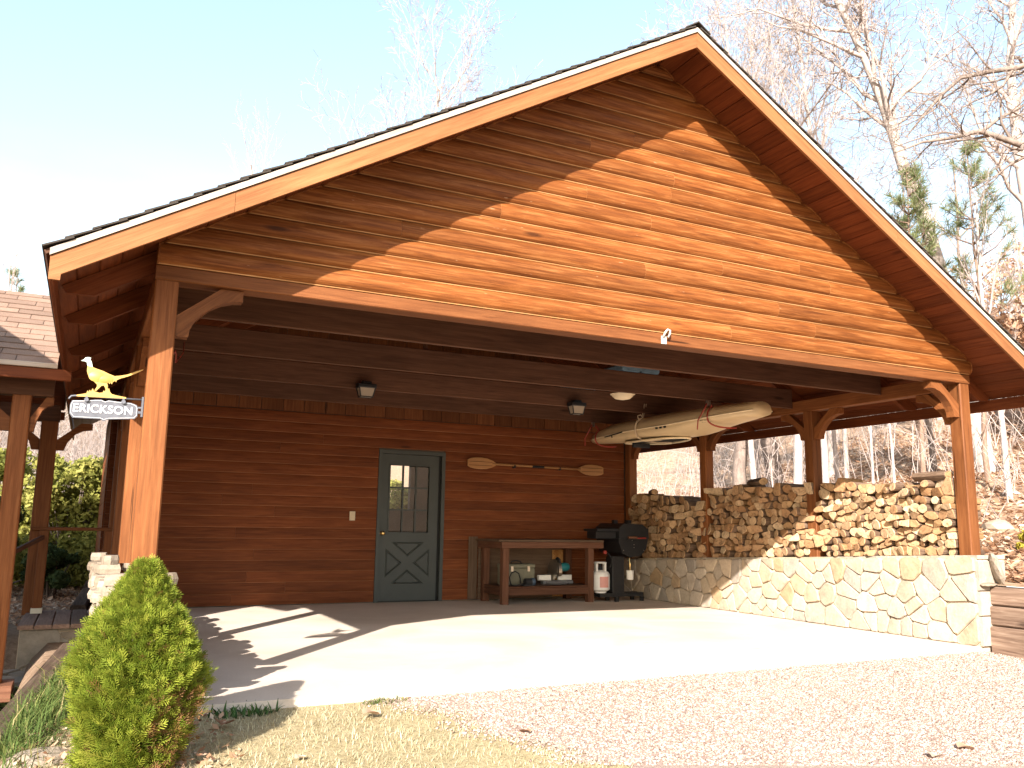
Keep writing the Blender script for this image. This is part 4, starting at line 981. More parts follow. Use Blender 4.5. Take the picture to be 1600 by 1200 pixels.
for i in range(n):
    a0, a1 = R(-125+i*6), R(-125+(i+1)*6); c = (6.42, 5.14)
    b.add([(c[0]+.1365*math.cos(a0), c[1]+.1365*math.sin(a0), .20), (c[0]+.1365*math.cos(a1), c[1]+.1365*math.sin(a1), .20), (c[0]+.1365*math.cos(a1), c[1]+.1365*math.sin(a1), .35), (c[0]+.1365*math.cos(a0), c[1]+.1365*math.sin(a0), .35)], [(0,1,2,3)])
b.build('printed_label', M['red_print'], tk, T((6.42, 5.0, .28)))
b = MB(); n = 9
b.lathe([(.03,0),(.03,.04),(.018,.05),(.018,.08),(.03,.085),(.03,.10)], (6.42, 5.14, .435), 12); b.build('valve', M['black_rubber'], gt, T((6.42, 5.14, .44)))
b = MB()
for a in (20, 110, 200, 290):
    b.box((6.42+.085*math.cos(R(a))-.014, 5.14+.085*math.sin(R(a))-.014, .40), (6.42+.085*math.cos(R(a))+.014, 5.14+.085*math.sin(R(a))+.014, .535))
b.tube([(6.42+.085*math.cos(R(a)), 5.14+.085*math.sin(R(a)), .54) for a in range(0, 361, 24)], .011, 6); b.build('collar', M['tank'], gt, T((6.42, 5.14, .5)))
b = MB(); b.tube([(6.45,5.10,.50),(6.50,5.02,.47),(6.53,4.99,.56),(6.50,5.02,.66),(6.45,5.06,.70)], .009, 6); b.build('gas_hose', M['black_rubber'], gt, T((6.5, 5.02, .6)), True)

# ------------------------------------------------------------------ kayak slung upside down under the ties
ky = empty('kayak', (6.33, 3.35, 2.33), 'tan kayak slung upside down under the ceiling ties by the firewood', 'kayak')
K0, K1 = 1.66, 5.02; NS = 22; NC = 20
V = []; seam_pts = [[], []]
def kst(t):
    """t 0 bow (near the front) .. 1 stern: half width, keel z, sheer z, deck z (upside down: deck below)"""
    wd = .355*max(0.0, math.sin(math.pi*min(1, max(0, .04+.92*t))))**.47
    keel = 2.475-.035*abs(2*t-1)**3-.10*max(0, t-.8)/.2*.6
    sheer = 2.285+.055*max(0, 1-2.6*t)**1.2+.0*t-.02*max(0, t-.7)
    deck = sheer-(.055+.06*math.exp(-((t-.36)/.10)**2)*1.0 if t < .36 else 0)
    if t >= .36: deck = sheer-.115+.07*max(0, t-.62)/.38
    return wd, keel, sheer, deck
for i in range(NS+1):
    t = i/NS; wd, kz, sz, dz = kst(t); y = K0+(K1-K0)*t
    for k in range(NC):
        a = 2*math.pi*k/NC; c, s = math.cos(a), math.sin(a)
        x = 6.33+wd*math.copysign(abs(c)**.8, c); zz = sz+(kz-sz)*abs(s)**.85 if s >= 0 else sz-(sz-dz)*abs(s)**.7
        V.append((x, y, zz))
F = [(i*NC+k, (i+1)*NC+k, (i+1)*NC+(k+1)%NC, i*NC+(k+1)%NC) for i in range(NS) for k in range(NC)]+[tuple(range(NC)), tuple(range((NS+1)*NC-1, NS*NC-1, -1))]
b = MB(); b.add(V, F); hull = b.build('hull', M['kayak'], ky, T((6.33, 3.35, 2.33)), True)
for s in (-1, 1):
    b = MB(); b.tube([(6.33+s*(kst(i/NS)[0]+.003), K0+(K1-K0)*i/NS, kst(i/NS)[2]) for i in range(NS+1)], .009, 6); b.build('gunwale_seam', M['kayak_seam'], ky, T((6.33+s*.3, 3.35, 2.29)), True)
def oval(cx, cy, a, b_, n=28): return [(cx+a*math.cos(2*math.pi*i/n), cy+b_*math.sin(2*math.pi*i/n)) for i in range(n)]
zc = lambda y: kst((y-K0)/(K1-K0))[3]-.006
b = MB(); P = [(x, y, zc(y)-.012) for x, y in oval(6.33, 3.62, .25, .62)]; b.tube(P+[P[0]], .014, 8); b.build('cockpit_rim', M['kayak_seam'], ky, T((6.33, 3.62, 2.16)), True)
b = MB(); P = [(x, y, zc(y)-.003) for x, y in oval(6.33, 3.62, .24, .61)]; b.add(P, [tuple(range(len(P)))]); b.build('cockpit_opening', M['black_rubber'], ky, T((6.33, 3.62, 2.17)))
b = MB(); b.box((6.20, 3.95, 2.10), (6.46, 3.99, 2.16), 0, .01); b.build('seat_back', M['black_rubber'], ky, T((6.33, 3.97, 2.13)))
def side_x(y, z):                                             # point on the near side of the hull
    t = (y-K0)/(K1-K0); wd, kz, sz, dz = kst(t); s = ((z-sz)/(kz-sz)) if z >= sz else ((sz-z)/(sz-dz))
    s = min(.99, max(0, s))**(1/.85 if z >= sz else 1/.7); c = math.sqrt(1-s*s); return 6.33-wd*c**.8
def decal(name, y0, y1, z0, z1, mat):
    b = MB(); vs = []; n = 4
    for i in range(n+1):
        for q in (z0, z1): y = y0+(y1-y0)*i/n; vs.append((side_x(y, q)-.004, y, q))
    b.add(vs, [(2*i, 2*i+1, 2*i+3, 2*i+2) for i in range(n)]); return b.build(name, mat, ky, T(vs[0]))
for y0 in (2.95, 3.03, 3.11): decal('printed_mark', y0, y0+.05, 2.25, 2.275, M['black_metal'])
for y0 in (2.28, 2.34): decal('printed_mark', y0, y0+.04, 2.262, 2.283, M['black_metal'])
b = MB(); P = [(side_x(y, q)-.010, y, q) for y, q in ((4.42, 2.262), (4.2, 2.27), (3.9, 2.285))]; b.tube(P, .008, 6); q = (side_x(4.2, 2.25)-.012, 4.2, 2.235); b.tube([P[1], q], .008, 6); b.build('paddle_clip', M['black_rubber'], ky, T(P[1]), True)
rp = empty('rope_sling', (6.33, 3.56, 2.6), 'beige rope looped round the middle of the kayak and tied overhead', 'rope')
b = MB(); b.tube([(6.10,3.515,2.62),(6.09,3.55,2.50),(6.075,3.56,2.44),(5.99,3.56,2.40),(5.955,3.56,2.32),(5.955,3.57,2.27),(6.0,3.58,2.19),(6.12,3.60,2.148),(6.33,3.62,2.14),(6.6,3.6,2.16),(6.72,3.58,2.3),(6.5,3.57,2.55),(6.45,3.56,2.62)], .0075, 6)
b.tube([(6.07,3.512,2.62),(6.06,3.54,2.50),(6.06,3.55,2.44),(6.0,3.555,2.42),(5.98,3.54,2.46),(6.02,3.53,2.475),(6.07,3.55,2.44),(6.03,3.56,2.41),(5.97,3.56,2.38),(5.96,3.56,2.33)], .0075, 6); b.build('loop', M['rope'], rp, T((6.1, 3.56, 2.4)), True)
def strap(y, zt, label):
    e = empty('strap', (6.33, y, zt), label, 'strap', 'red straps round the kayak')
    b = MB(); t = (y-K0)/(K1-K0); wd, kz, sz, dz = kst(t); P = []
    for i in range(15):
        a = math.pi*(.5+i/14*1.15); c, s = math.cos(a), math.sin(a)
        P.append((6.33+(wd+.012)*math.copysign(abs(c)**.8, c), y+.02*i/14, sz+(kz-sz+.012)*abs(s)**.85 if s >= 0 else sz-(sz-dz+.02)*abs(s)**.7-.03*max(0, -s)))
    b.tube([(6.05, y-.01, zt)]+P[3:], .010, 5); b.build('webbing', M['red'], e, T((6.2, y, 2.3)), True)
    b = MB(); b.tube([(6.05, y-.01, zt), (6.0, y, 2.40), (5.985, y+.1, 2.28), (6.02, y+.16, 2.18)], .008, 5); b.build('loose_end', M['red'], e, T((6.0, y, 2.3)), True)
    b = MB(); b.box((6.03, y-.03, zt-.06), (6.07, y+.01, zt-.001)); b.build('buckle', M['steel'], e, T((6.05, y, zt)))
    return e
strap(2.24, 2.50, 'red strap round the bow of the kayak nearest the carport front')
strap(4.74, 2.50, 'red strap round the stern of the kayak by the back wall')

# ------------------------------------------------------------------ lamps and things overhead
def lantern(x, y, label):
    e = empty('lantern', (x, y, 2.5), label, 'lamp', 'dark lanterns on the ceiling tie')
    b = MB(); b.box((x-.10, y-.13, 2.50), (x+.10, y-.002, 2.545), 0, .008); b.box((x-.05, y-.10, 2.546), (x+.05, y-.002, 2.575), 0, .01); b.build('cap', M['black_metal'], e, T((x, y-.06, 2.5)))
    b = MB()
    def fr(z, k): return [(x-.085*k, y-.065-.055*k, z), (x+.085*k, y-.065-.055*k, z), (x+.085*k, y-.065+.055*k, z), (x-.085*k, y-.065+.055*k, z)]
    t, u = fr(2.499, 1), fr(2.405, .74); b.add(t+u, [(0,1,5,4),(1,2,6,5),(2,3,7,6),(3,0,4,7),(4,5,6,7)]); b.build('glass', M['lamp_glass'], e, T((x, y-.06, 2.45)))
    b = MB()
    for p, q in zip(fr(2.499, 1.04), fr(2.402, .78)): b.tube([p, q], .007, 5)
    q = fr(2.403, .78); b.tube(q+[q[0]], .006, 5); b.build('cage', M['black_metal'], e, T((x, y-.06, 2.45)))
lantern(2.36, 3.518, 'dark lantern with frosted glass under the ceiling tie above the door, left one')
lantern(5.02, 3.518, 'dark lantern with frosted glass under the ceiling tie above the paddle, near the kayak')
cl = empty('ceiling_lamp', (5.0, 2.27, 2.5), 'cream dome ceiling lamp under the tie above the kayak', 'lamp')
b = MB(); b.lathe([(.03,-.042),(.085,-.03),(.115,-.005),(.12,.012),(.14,.016),(.14,.024)], (5.0, 2.42, 2.492), 20); b.build('shade', M['cream'], cl, T((5.0, 2.3, 2.48)), True)
tp = empty('folded_tarpaulin', (5.1, 2.6, 2.736), 'slate-blue folded tarpaulin stored on top of the ceiling ties', 'tarpaulin')
for x0, x1, y0, hh in ((4.86, 5.10, 2.2, .085), (5.115, 5.36, 2.22, .08)):
    b = MB(); b.box((x0, y0, 2.737), (x1, y0+1.4, 2.737+hh), 0, .02); b.build('fold', M['blue'], tp, T((x0, y0, 2.74)))
o = bx('stored_board', (3.9, 2.9, 2.737), (4.75, 4.9, 2.757), M['vertical'], None); tag(o, 'loose brown board lying on the ceiling ties left of the blue tarpaulin', 'board')
b = MB(); b.box((4.88, 3.6, 2.737), (5.6, 4.7, 2.80), 0, .02); o = b.build('stored_crate', M['black_rubber'], None, T((5.2, 4.1, 2.74))); tag(o, 'dark flat crate lying on the ceiling ties behind the blue tarpaulin', 'crate')
wf = empty('wall_fitting', (3.77, -.012, 2.555), 'small weathered white fitting on the front beam below the gable boards', 'fitting')
b = MB(); b.box((3.735, -.03, 2.497), (3.785, -.0125, 2.56), 0, .006); b.build('plate', M['white_fit'], wf, T((3.76, -.02, 2.53)))
b = MB(); b.tube([(3.745,-.035,2.55),(3.755,-.05,2.585),(3.775,-.055,2.61),(3.797,-.055,2.605),(3.80,-.05,2.58),(3.79,-.04,2.55)], .009, 7); b.build('hook', M['white_fit'], wf, T((3.77, -.04, 2.58)), True)
b = MB(); b.tube([(.139,.09,2.06),(.16,.2,2.10),(.19,.5,2.135),(.22,.9,2.15),(.3,1.3,2.3),(.35,1.9,2.5)], .0045, 5); o = b.build('red_cable', M['red'], None, T((.15, .1, 2.06)), True); tag(o, 'thin red cable sagging behind the front left post', 'cable')

# ------------------------------------------------------------------ covered porch on the left
po = empty('covered_porch', (-1.4, 3.2, 0), 'small shingled porch roof on brown posts left of the carport', 'porch')
PY0, PZ0 = 2.42, 2.313; PSL = .585; PXR = -.565; RIDGE = 4.0
pc, ps = math.cos(math.atan(PSL)), math.sin(math.atan(PSL)); pl = (RIDGE-PY0)/pc
def proof(s, side=1): return Vector((0, (PY0+s*pc) if side > 0 else (2*RIDGE-PY0-s*pc), PZ0+s*ps))
for side in (1, -1):
    nrm = Vector((0, -side*ps, pc))
    for i in range(11):
        s = (i+.5)*pl/11; c0 = proof(s, side)-nrm*.030
        board('roof_plank', c0+Vector((-2.17,0,0)), c0+Vector((PXR-.01,0,0)), pl/11-.002, .02, nrm, M['plank'], po, .004)
    p0, p1 = proof(-.0, side)-nrm*.019, proof(pl, side)-nrm*.019
    b = MB(); b.prism([p0+Vector((-2.17,0,0)), p1+Vector((-2.17,0,0)), p1+nrm*.012+Vector((-2.17,0,0)), p0+nrm*.012+Vector((-2.17,0,0))], (2.17+PXR, 0, 0)); b.build('roof_deck', M['trim'], po, T(p0))
r = random.Random(8); ex = .134; nc = int(pl/ex)+1
nrm = Vector((0, -ps, pc))
for i in range(nc):
    s0 = -.03+i*ex; x = PXR+.0-((i*.37)%1)*.31; xs = [PXR]
    if xs[0]-x > .05: xs.append(x)
    while xs[-1] > -2.17: xs.append(xs[-1]-r.choice((.305, .305, .29, .32)))
    for xa, xb in zip(xs[:-1], xs[1:]):
        h0 = .0045+r.uniform(0, .004); e = r.uniform(-.004, .004)
        a0 = proof(s0+e)+nrm*(.004+h0); a1 = proof(min(s0+ex+.05, pl))+nrm*.002
        m = frame(a0+Vector((xb+.0025,0,0)), (1,0,0), nrm)
        b = MB(); b.prism([a0+Vector((xb+.0025,0,0)), a1+Vector((xb+.0025,0,0)), a1+nrm*.004+Vector((xb+.0025,0,0)), a0+nrm*.006+Vector((xb+.0025,0,0))], (xa-xb-.005, 0, 0)); b.build('shingle', M['shingle'], po, m)
b = MB(); p0 = proof(-.03)-nrm*.006; p1 = proof(pl)-nrm*.006
b.prism([p0+Vector((-2.17,0,0)), p1+Vector((-2.17,0,0)), p1+nrm*.004+Vector((-2.17,0,0)), p0+nrm*.004+Vector((-2.17,0,0))], (2.17+PXR, 0, 0)); b.build('roofing_felt', M['dark_shingle'], po, T(p0))
p0, p1 = proof(0, -1), proof(pl, -1); n2 = Vector((0, ps, pc)); b = MB(); b.prism([p0+Vector((-2.17,0,0)), p1+Vector((-2.17,0,0)), p1+n2*.015+Vector((-2.17,0,0)), p0+n2*.015+Vector((-2.17,0,0))], (2.17+PXR, 0, 0)); b.build('rear_shingles', M['shingle'], po, T(p0))
bx('eave_trim', (-2.17, PY0-.042, PZ0-.046), (PXR, PY0-.026, PZ0-.004), M['trim'], po)
bx('fascia_board', (-2.17, PY0-.026, PZ0-.142), (PXR+.105, PY0-.004, PZ0-.047), M['plank'], po)
bx('fascia_board', (-2.17, 2*RIDGE-PY0+.004, PZ0-.142), (PXR, 2*RIDGE-PY0+.026, PZ0-.047), M['plank'], po)
for y in (2.68, 4.75): bx('porch_beam', (-2.17, y, 2.07), (PXR-.02, y+.13, 2.245), M['dark_timber'], po)
for y in (2.68, 4.75):
    bx('post', (-.885 if y < 3 else -.755, y, -.24 if y < 3 else .08), (-.745 if y < 3 else -.595, y+.14, 2.069), M['timber'], po, .008)
for x, y, dx in ((-.745, 2.75, 1), (-.885, 2.75, -1), (-.595, 4.82, 1), (-.755, 4.82, -1)):
    P = [(0,-.30),(.07,-.30),(.10,-.21),(.17,-.12),(.24,-.08),(.33,-.065),(.33,-.003),(.22,-.003),(0,-.19)]
    ln = .5 if (dx > 0 and y < 3) else 1.0
    b = MB(); b.prism([(x+dx*(u*ln+.001), y-.04, 2.07+v) for u, v in P], (0, .08, 0)); b.build('bracket', M['timber'], po, T((x, y, 1.9)))
bx('sill', (-1.95, 2.52, -.365), (-.66, 2.86, -.242), M['bench'], po); bx('sill_block', (-1.0, 2.56, -.7), (-.76, 2.82, -.367), M['bench'], po)
# landing: boards on a stone step
la = empty('landing', (-.35, 4.3, .1), 'small landing of grey-brown boards on a stone step behind the evergreen', 'landing')
xw = [-.72, -.585, -.44, -.295, -.15, -.005]
for i in range(5): bx('deck_board', (xw[i]+.003, 3.55+.01*(i == 0), .065), (xw[i+1]-.003, 4.95, .102), M['grey_board'], la, .008)
r = random.Random(15)
P0 = [(-.70, -.30), (0.0, -.30), (0.0, .09), (-.70, .09)]
st = [(r.uniform(-.7, 0), r.uniform(-.3, .09)) for _ in range(9)]
b = MB(); b.box((-.70, 3.62, -.5), (0.0, 4.95, .063)); b.build('step_core', M['mortar'], la, T((-.35, 4.3, 0)))
for P in voronoi(st, P0, 1, 2):
    P = shrink(P, .007)
    if len(P) < 3: continue
    (cx, cz), A = centroid(P); b = MB(); b.prism([(u, 3.62, v-.03) for u, v in P], (0, -r.uniform(.015, .035), 0)); b.build('stone', M['flagstone'], la, T((cx, 3.62, cz)))
ra = empty('porch_railing', (-.3, 4.75, .13), 'brown timber railing at the back of the small landing', 'railing')
bx('top_rail', (-.74, 4.70, .93), (.12, 4.79, .965), M['timber'], ra); 
bx('post', (-.665, 4.64, .155), (-.575, 4.73, .929), M['timber'], ra); bx('post', (-.06, 4.69, .103), (.03, 4.78, .929), M['timber'], ra)
b = MB(); b.box((-.672, 4.633, .103), (-.568, 4.737, .154)); b.build('post_base', M['metal_plate'], ra, T((-.62, 4.68, .14)))
board('handrail', (-.63, 4.62, .86), (-1.02, 2.5, .62), .04, .045, (0,0,1), M['bench'], ra, .008)
# flagstones in front of the landing
fp = tag(sheet('flagstone_path', np.array([-1.6, -.9, -.32]), np.array([2.9, 3.2, 3.62]), lambda X, Y: X*0-.325+.02*(Y-2.4), M['mortar']), kind='structure')
WM['flagstone_path'] = Matrix.Identity(4)
st = [(r.uniform(-1.6, -.32), r.uniform(2.9, 3.62)) for _ in range(15)]
for P in voronoi(st, [(-1.6, 2.9), (-.32, 2.9), (-.32, 3.61), (-1.6, 3.61)], 1, 3):
    P = shrink(P, .012)
    if len(P) < 3: continue
    (cx, cy), A = centroid(P); zz = -.33+.02*(cy-2.4); b = MB(); b.prism([(u, v, zz) for u, v in chaikin(P)], (0, 0, .022+r.uniform(0, .012))); b.build('flagstone', M['flagstone'], fp, T((cx, cy, zz)))
# timbers edging the bed and the path behind
def edging(p0, p1, wd, ht, label):
    o = board('edging_timber', p0, p1, wd, ht, (0,0,1), M['shaded_sleeper'], None, .022); return tag(o, label, 'timber', 'weathered edging timbers')
edging((-.66, -.35, -.20), (-.27, 2.85, -.06), .16, .17, 'long weathered timber edging the grassy bed left of the evergreen')
edging((-.24, 5.9, -.02), (-.12, 8.2, .02), .17, .17, 'dark-ended timber lying behind the landing along the path')
edging((-.13, 8.35, .02), (.0, 11.5, .04), .17, .16, 'farther grey timber lying along the path behind the landing')

# ------------------------------------------------------------------ the log house on the left, whose roof shades the porch
hs = empty('log_house', (-5.0, 1.6, 0), 'log-sided house at the far left whose wall and eave shade the porch', 'house')
HX1, HX0, HY0, HY1 = -2.35, -8.0, 0.6, 3.6
b = MB(); b.box((HX0, HY0, -1.2), (HX1, HY1, 3.42)); b.prism([(HX0, HY0, 3.421), (HX1, HY0, 3.421), ((HX0+HX1)/2, HY0, 5.10)], (0, HY1-HY0, 0)); b.build('wall', M['vertical'], hs, T((-5, 1.6, 0)))
for k in range(27):
    bx('log_course', (HX1+.001, HY0, -.4+k*.138), (HX1+.03, HY1, -.4+k*.138+.136), M['siding'], hs, .014); bx('log_course', (HX0, HY0-.03, -.4+k*.138), (HX1, HY0-.001, -.4+k*.138+.136), M['siding'], hs, .014)
for s in (-1, 1):
    a = Vector(((HX0+HX1)/2, HY0-.9, 5.16)); e = Vector(((HX0+HX1)/2+s*3.0, HY0-.9, 5.16-3.0*.6)); b = MB(); b.prism([a, e, e+Vector((0,0,.25)), a+Vector((0,0,.25))], (0, HY1-HY0+1.2, 0)); b.build('roof', M['shingle'], hs, T(a))
# ------------------------------------------------------------------ driveway gravel and lawn
BND = [(9, 1.50), (.05, 1.56), (-.38, 1.80), (-.82, 1.92), (-1.39, 2.14), (-1.65, 2.29), (-3.0, 2.9), (-9, 5)]
def bnd(y):
    y = np.asarray(y, float); ys = np.array([p[0] for p in BND][::-1]); xs = np.array([p[1] for p in BND][::-1])
    return np.interp(y, ys, xs)+.05*np.sin(y*9)+.03*np.sin(y*23+1)
gy = np.concatenate([np.linspace(-60, -7, 16), np.arange(-6.5, -.034, .1), [-.032]])
sheet('gravel_driveway', np.arange(1.3, 7.40, .1), gy, low_ground, M['gravel_bed'], z=.010, keep=lambda x, y: x > bnd(y))
sheet('lawn', np.arange(-.5, 3.2, .1), np.concatenate([np.arange(-6, -.034, .1), [-.032]]), low_ground, M['turf'], z=.006, keep=lambda x, y: (x <= bnd(y)+.12))

def quads(C, U, Vv):
    """quads centred at C, spanned by +-U and +-V"""
    n = len(C); P = np.stack([C-U-Vv, C+U-Vv, C+U+Vv, C-U+Vv], 1).reshape(-1, 3); F = np.arange(4*n).reshape(n, 4); return P, F
def unit(a): return a/np.maximum(np.linalg.norm(a, axis=1, keepdims=True), 1e-9)
# pebbles
N = 70000
x = nrg.uniform(1.35, 7.38, N*2); y = nrg.uniform(-2.95, -.035, N*2)
ok = (x > bnd(y)-.04-.25*(nrg.random(N*2)**3)) & (y > -1.30-.36*(x-1.4)) & (x < 9) & (y > -2.6)
x, y = x[ok][:N], y[ok][:N]; n = len(x); z = low_ground(x, y)+.012
s = .0035+.0055*nrg.random(n)**2.0; cube = np.array([[-1,-1,-1],[1,-1,-1],[1,1,-1],[-1,1,-1],[-1,-1,1],[1,-1,1],[1,1,1],[-1,1,1]], float)
J = cube[None]*(1+nrg.uniform(-.38, .2, (n, 8, 3))); J[:, 4:, :2] *= nrg.uniform(.45, .9, (n, 1, 1)); J *= np.stack([s*nrg.uniform(.8, 1.7, n), s, s*nrg.uniform(.4, .65, n)], 1)[:, None]
a = nrg.uniform(0, 6.283, n); c_, s_ = np.cos(a)[:, None], np.sin(a)[:, None]
tl = nrg.uniform(-.5, .5, n)[:, None]; Jz = J[:, :, 2]+J[:, :, 0]*tl
P = np.stack([J[:, :, 0]*c_-J[:, :, 1]*s_+x[:, None], J[:, :, 0]*s_+J[:, :, 1]*c_+y[:, None], Jz+z[:, None]], -1).reshape(-1, 3)
cf = np.array([[3,2,1,0],[4,5,6,7],[0,1,5,4],[1,2,6,5],[2,3,7,6],[3,0,4,7]]); F = (np.arange(n)[:, None, None]*8+cf[None]).reshape(-1, 4)
tag(np_mesh('gravel', P, F, M['pebble'], None, None, False, np.repeat(nrg.random(n), 8)), kind='stuff')

def blades(x, y, z, ln, wd, lean, tint, yaw=None, bend=.5):
    n = len(x); yaw = nrg.uniform(0, 6.283, n) if yaw is None else yaw
    d = np.stack([np.cos(yaw), np.sin(yaw), np.zeros(n)], 1); side = np.stack([-np.sin(yaw), np.cos(yaw), np.zeros(n)], 1)*wd[:, None]
    p0 = np.stack([x, y, z], 1); up = np.array([0, 0, 1.0])
    a1 = lean; a2 = lean+bend
    p1 = p0+(d*np.sin(a1)[:, None]+up*np.cos(a1)[:, None])*(ln*.5)[:, None]
    p2 = p1+(d*np.sin(a2)[:, None]+up*np.cos(a2)[:, None])*(ln*.5)[:, None]
    V = np.stack([p0-side, p0+side, p1+side*.8, p1-side*.8, p2+side*.15, p2-side*.15], 1).reshape(-1, 3)
    F = (np.arange(n)[:, None, None]*6+np.array([[0,1,2,3],[3,2,4,5]])[None]).reshape(-1, 4)
    return V, F, np.repeat(tint, 6)
n = 62000; x = nrg.uniform(-.45, 3.0, n); y = nrg.uniform(-2.6, -.045, n)
cl = .5+.5*np.sin(x*7.3+np.sin(y*5))*np.sin(y*8.1+1.3*np.sin(x*4.2))
ok = (x < bnd(y)+.10*(nrg.random(n)-.4)) & (nrg.random(n) < .30+.7*cl) & (y > -1.0-.42*(x+.5)-.12)
x, y = x[ok], y[ok]; n = len(x)
V, F, t = blades(x, y, low_ground(x, y), nrg.uniform(.018, .052, n), nrg.uniform(.0012, .0024, n), nrg.uniform(.2, 1.35, n), np.clip(nrg.normal(.55, .22, n), 0, 1), None, .5)
tag(np_mesh('lawn_grass', V, F, M['dry_grass'], None, None, False, t), kind='stuff')
# long green grass in the bed left of the evergreen
n = 3600; u = nrg.random(n); x = -.56+.42*u+nrg.normal(0, .06, n)+nrg.uniform(0, .15, n); y = -.55+2.6*u+nrg.normal(0, .25, n)
ok = (x < -.10) & (x > -.58+.11*(y+.3)); x, y = x[ok], y[ok]; n = len(x)
V, F, t = blades(x, y, low_ground(x, y)-.01, nrg.uniform(.10, .26, n), nrg.uniform(.0018, .0032, n), nrg.uniform(.1, .9, n), np.clip(nrg.normal(.45, .28, n), 0, 1), None, .9)
tag(np_mesh('bed_grass', V, F, M['green_grass'], None, None, False, t), kind='stuff')
def weed(name, cx, cy, rad, n, label, ln=(.03, .075), wide=.007, mat='weed'):
    a = nrg.uniform(0, 6.283, n); q = rad*np.sqrt(nrg.random(n)); x = cx+q*np.cos(a)*1.5; y = cy+q*np.sin(a)*.6
    V, F, t = blades(x, y, low_ground(x, np.minimum(y, -.04)), nrg.uniform(*ln, n), nrg.uniform(wide*.5, wide, n), nrg.uniform(.2, 1.1, n), nrg.random(n), None, .4)
    c = Vector((cx, cy, gz(cx, min(cy, -.04)))); return tag(np_mesh(name, V-np.array(c), F, M[mat], None, T(c), False, t), label, 'weed')
weed('weed', .66, -.10, .13, 130, 'dark green leafy weed at the slab edge beside the evergreen', (.04, .09), .009)
weed('weed', 1.52, -.09, .10, 260, 'small green grass tuft at the slab edge where lawn meets gravel', (.03, .06), .003, 'green_grass')
# single fallen leaves
def leaf(cx, cy, sz, yaw, label, tint, lift=.02):
    z0 = gz(cx, cy)+lift; b = []; n = 5
    for i in range(n+1):
        t = i/n; w_ = sz*.36*math.sin(math.pi*min(.97, t*.93+.05))**.8*(1+.25*(i % 2)); b.append((t*sz-sz/2, w_, .35*sz*(t-.5)**2+.10*sz*math.sin(t*5)))
    V = [(x_, 0, z_) for x_, _, z_ in b]+[(x_, w_, z_+.22*w_+.1*sz) for x_, w_, z_ in b]+[(x_, -w_, z_+.35*w_) for x_, w_, z_ in b]; m = n+1
    F = [(i, i+1, m+i+1, m+i) for i in range(n)]+[(i+1, i, 2*m+i, 2*m+i+1) for i in range(n)]
    o = np_mesh('fallen_leaf', V, F, M['leaf_dry'], None, T((cx, cy, z0)) @ Matrix.Rotation(yaw, 4, 'Z'), True, [tint]*len(V)); return tag(o, label, 'leaf')
leaf(1.33, -.43, .12, .3, 'tan dry leaf standing in the middle of the dry lawn', .72, .035)
leaf(.52, -.36, .13, 1.2, 'reddish-brown dry leaf in the shade beside the evergreen', .22, .03)
leaf(3.97, -2.10, .10, .4, 'pale yellow leaf on the gravel, left of a darker curled leaf', .95)
leaf(4.28, -2.06, .11, -.2, 'ochre curled leaf lying on the gravel driveway', .62)
leaf(.79, -1.02, .07, .5, 'small whitish leaf lying flat on the dry lawn', 1.0, .02)
leaf(.22, -.93, .08, 2.2, 'yellow-brown leaf at the foot of the evergreen', .6, .02)
leaf(2.05, -.98, .08, 1.9, 'brown leaf on the lawn edge next to the gravel', .5, .02)
rock('rock', (-.36, -.62, -.09), .17, .10, .07, 'rounded tan stone at the edge of the bed below the evergreen', M['pale_stone'], .4)
rock('rock', (8.10, .13, .66), .20, .13, .07, 'flat pale stone on the leafy bank right of the front post', M['pale_stone'], .5)
rock('rock', (10.35, 1.75, gz(10.35, 1.75)+.03), .42, .2, .13, 'long tan stone on the slope behind the front right post', M['stone'], .7)
rock('rock', (10.75, 1.35, gz(10.75, 1.35)+.03), .16, .12, .10, 'small pale stone beside the long stone on the slope', M['pale_stone'], .2)

# ------------------------------------------------------------------ evergreen shrub
ag = empty('arborvitae', (.03, -.87, gz(.03, -.87)), 'bright green egg-shaped evergreen shrub in front of the left post', 'shrub')
PRO = [(-.14,.175),(.03,.215),(.18,.25),(.34,.262),(.49,.21),(.62,.15),(.72,.09),(.79,.045),(.85,.012)]
def prad(z): return np.interp(z, [p[0] for p in PRO], [p[1] for p in PRO])
n = 19000; z = nrg.uniform(-.13, .83, n); th = nrg.uniform(0, 6.283, n)
lump = 1+.09*np.sin(3*th+z*9)+.10*np.sin(6*th-z*15)+.07*np.sin(11*th+z*31)
q = np.where(nrg.random(n) < .78, nrg.uniform(.74, 1.0, n), nrg.uniform(.3, .75, n)); rr = prad(z)*q*lump
C = np.stack([.03+rr*np.cos(th), -.87+rr*np.sin(th), z], 1)
rad = np.stack([np.cos(th), np.sin(th), np.zeros(n)], 1); d = unit(rad*nrg.uniform(.35, .95, (n, 1))+np.array([0,0,1.0])*nrg.uniform(.3, 1.0, (n, 1))+nrg.normal(0, .25, (n, 3)))
tang = np.cross(rad, [0,0,1.0]); side = unit(tang*nrg.normal(.3, .8, (n, 1))+rad*nrg.normal(0, .7, (n, 1))+nrg.normal(0, .3, (n, 3))); side = unit(side-d*(side*d).sum(1, keepdims=True))
ln = nrg.uniform(.04, .075, n)*(.75+.25*(z < .6)); tint = np.clip(nrg.normal(.42, .16, n)+.18*(q-.8), .0, .74)
dead = ((C[:, 0] > .06) & (z < .26) & (nrg.random(n) < .42)) | ((q < .7) & (nrg.random(n) < .35)) | (nrg.random(n) < .025)
tint = np.where(dead, nrg.uniform(.80, 1, n), tint); PV, PF, PT = [], [], []
off = 0
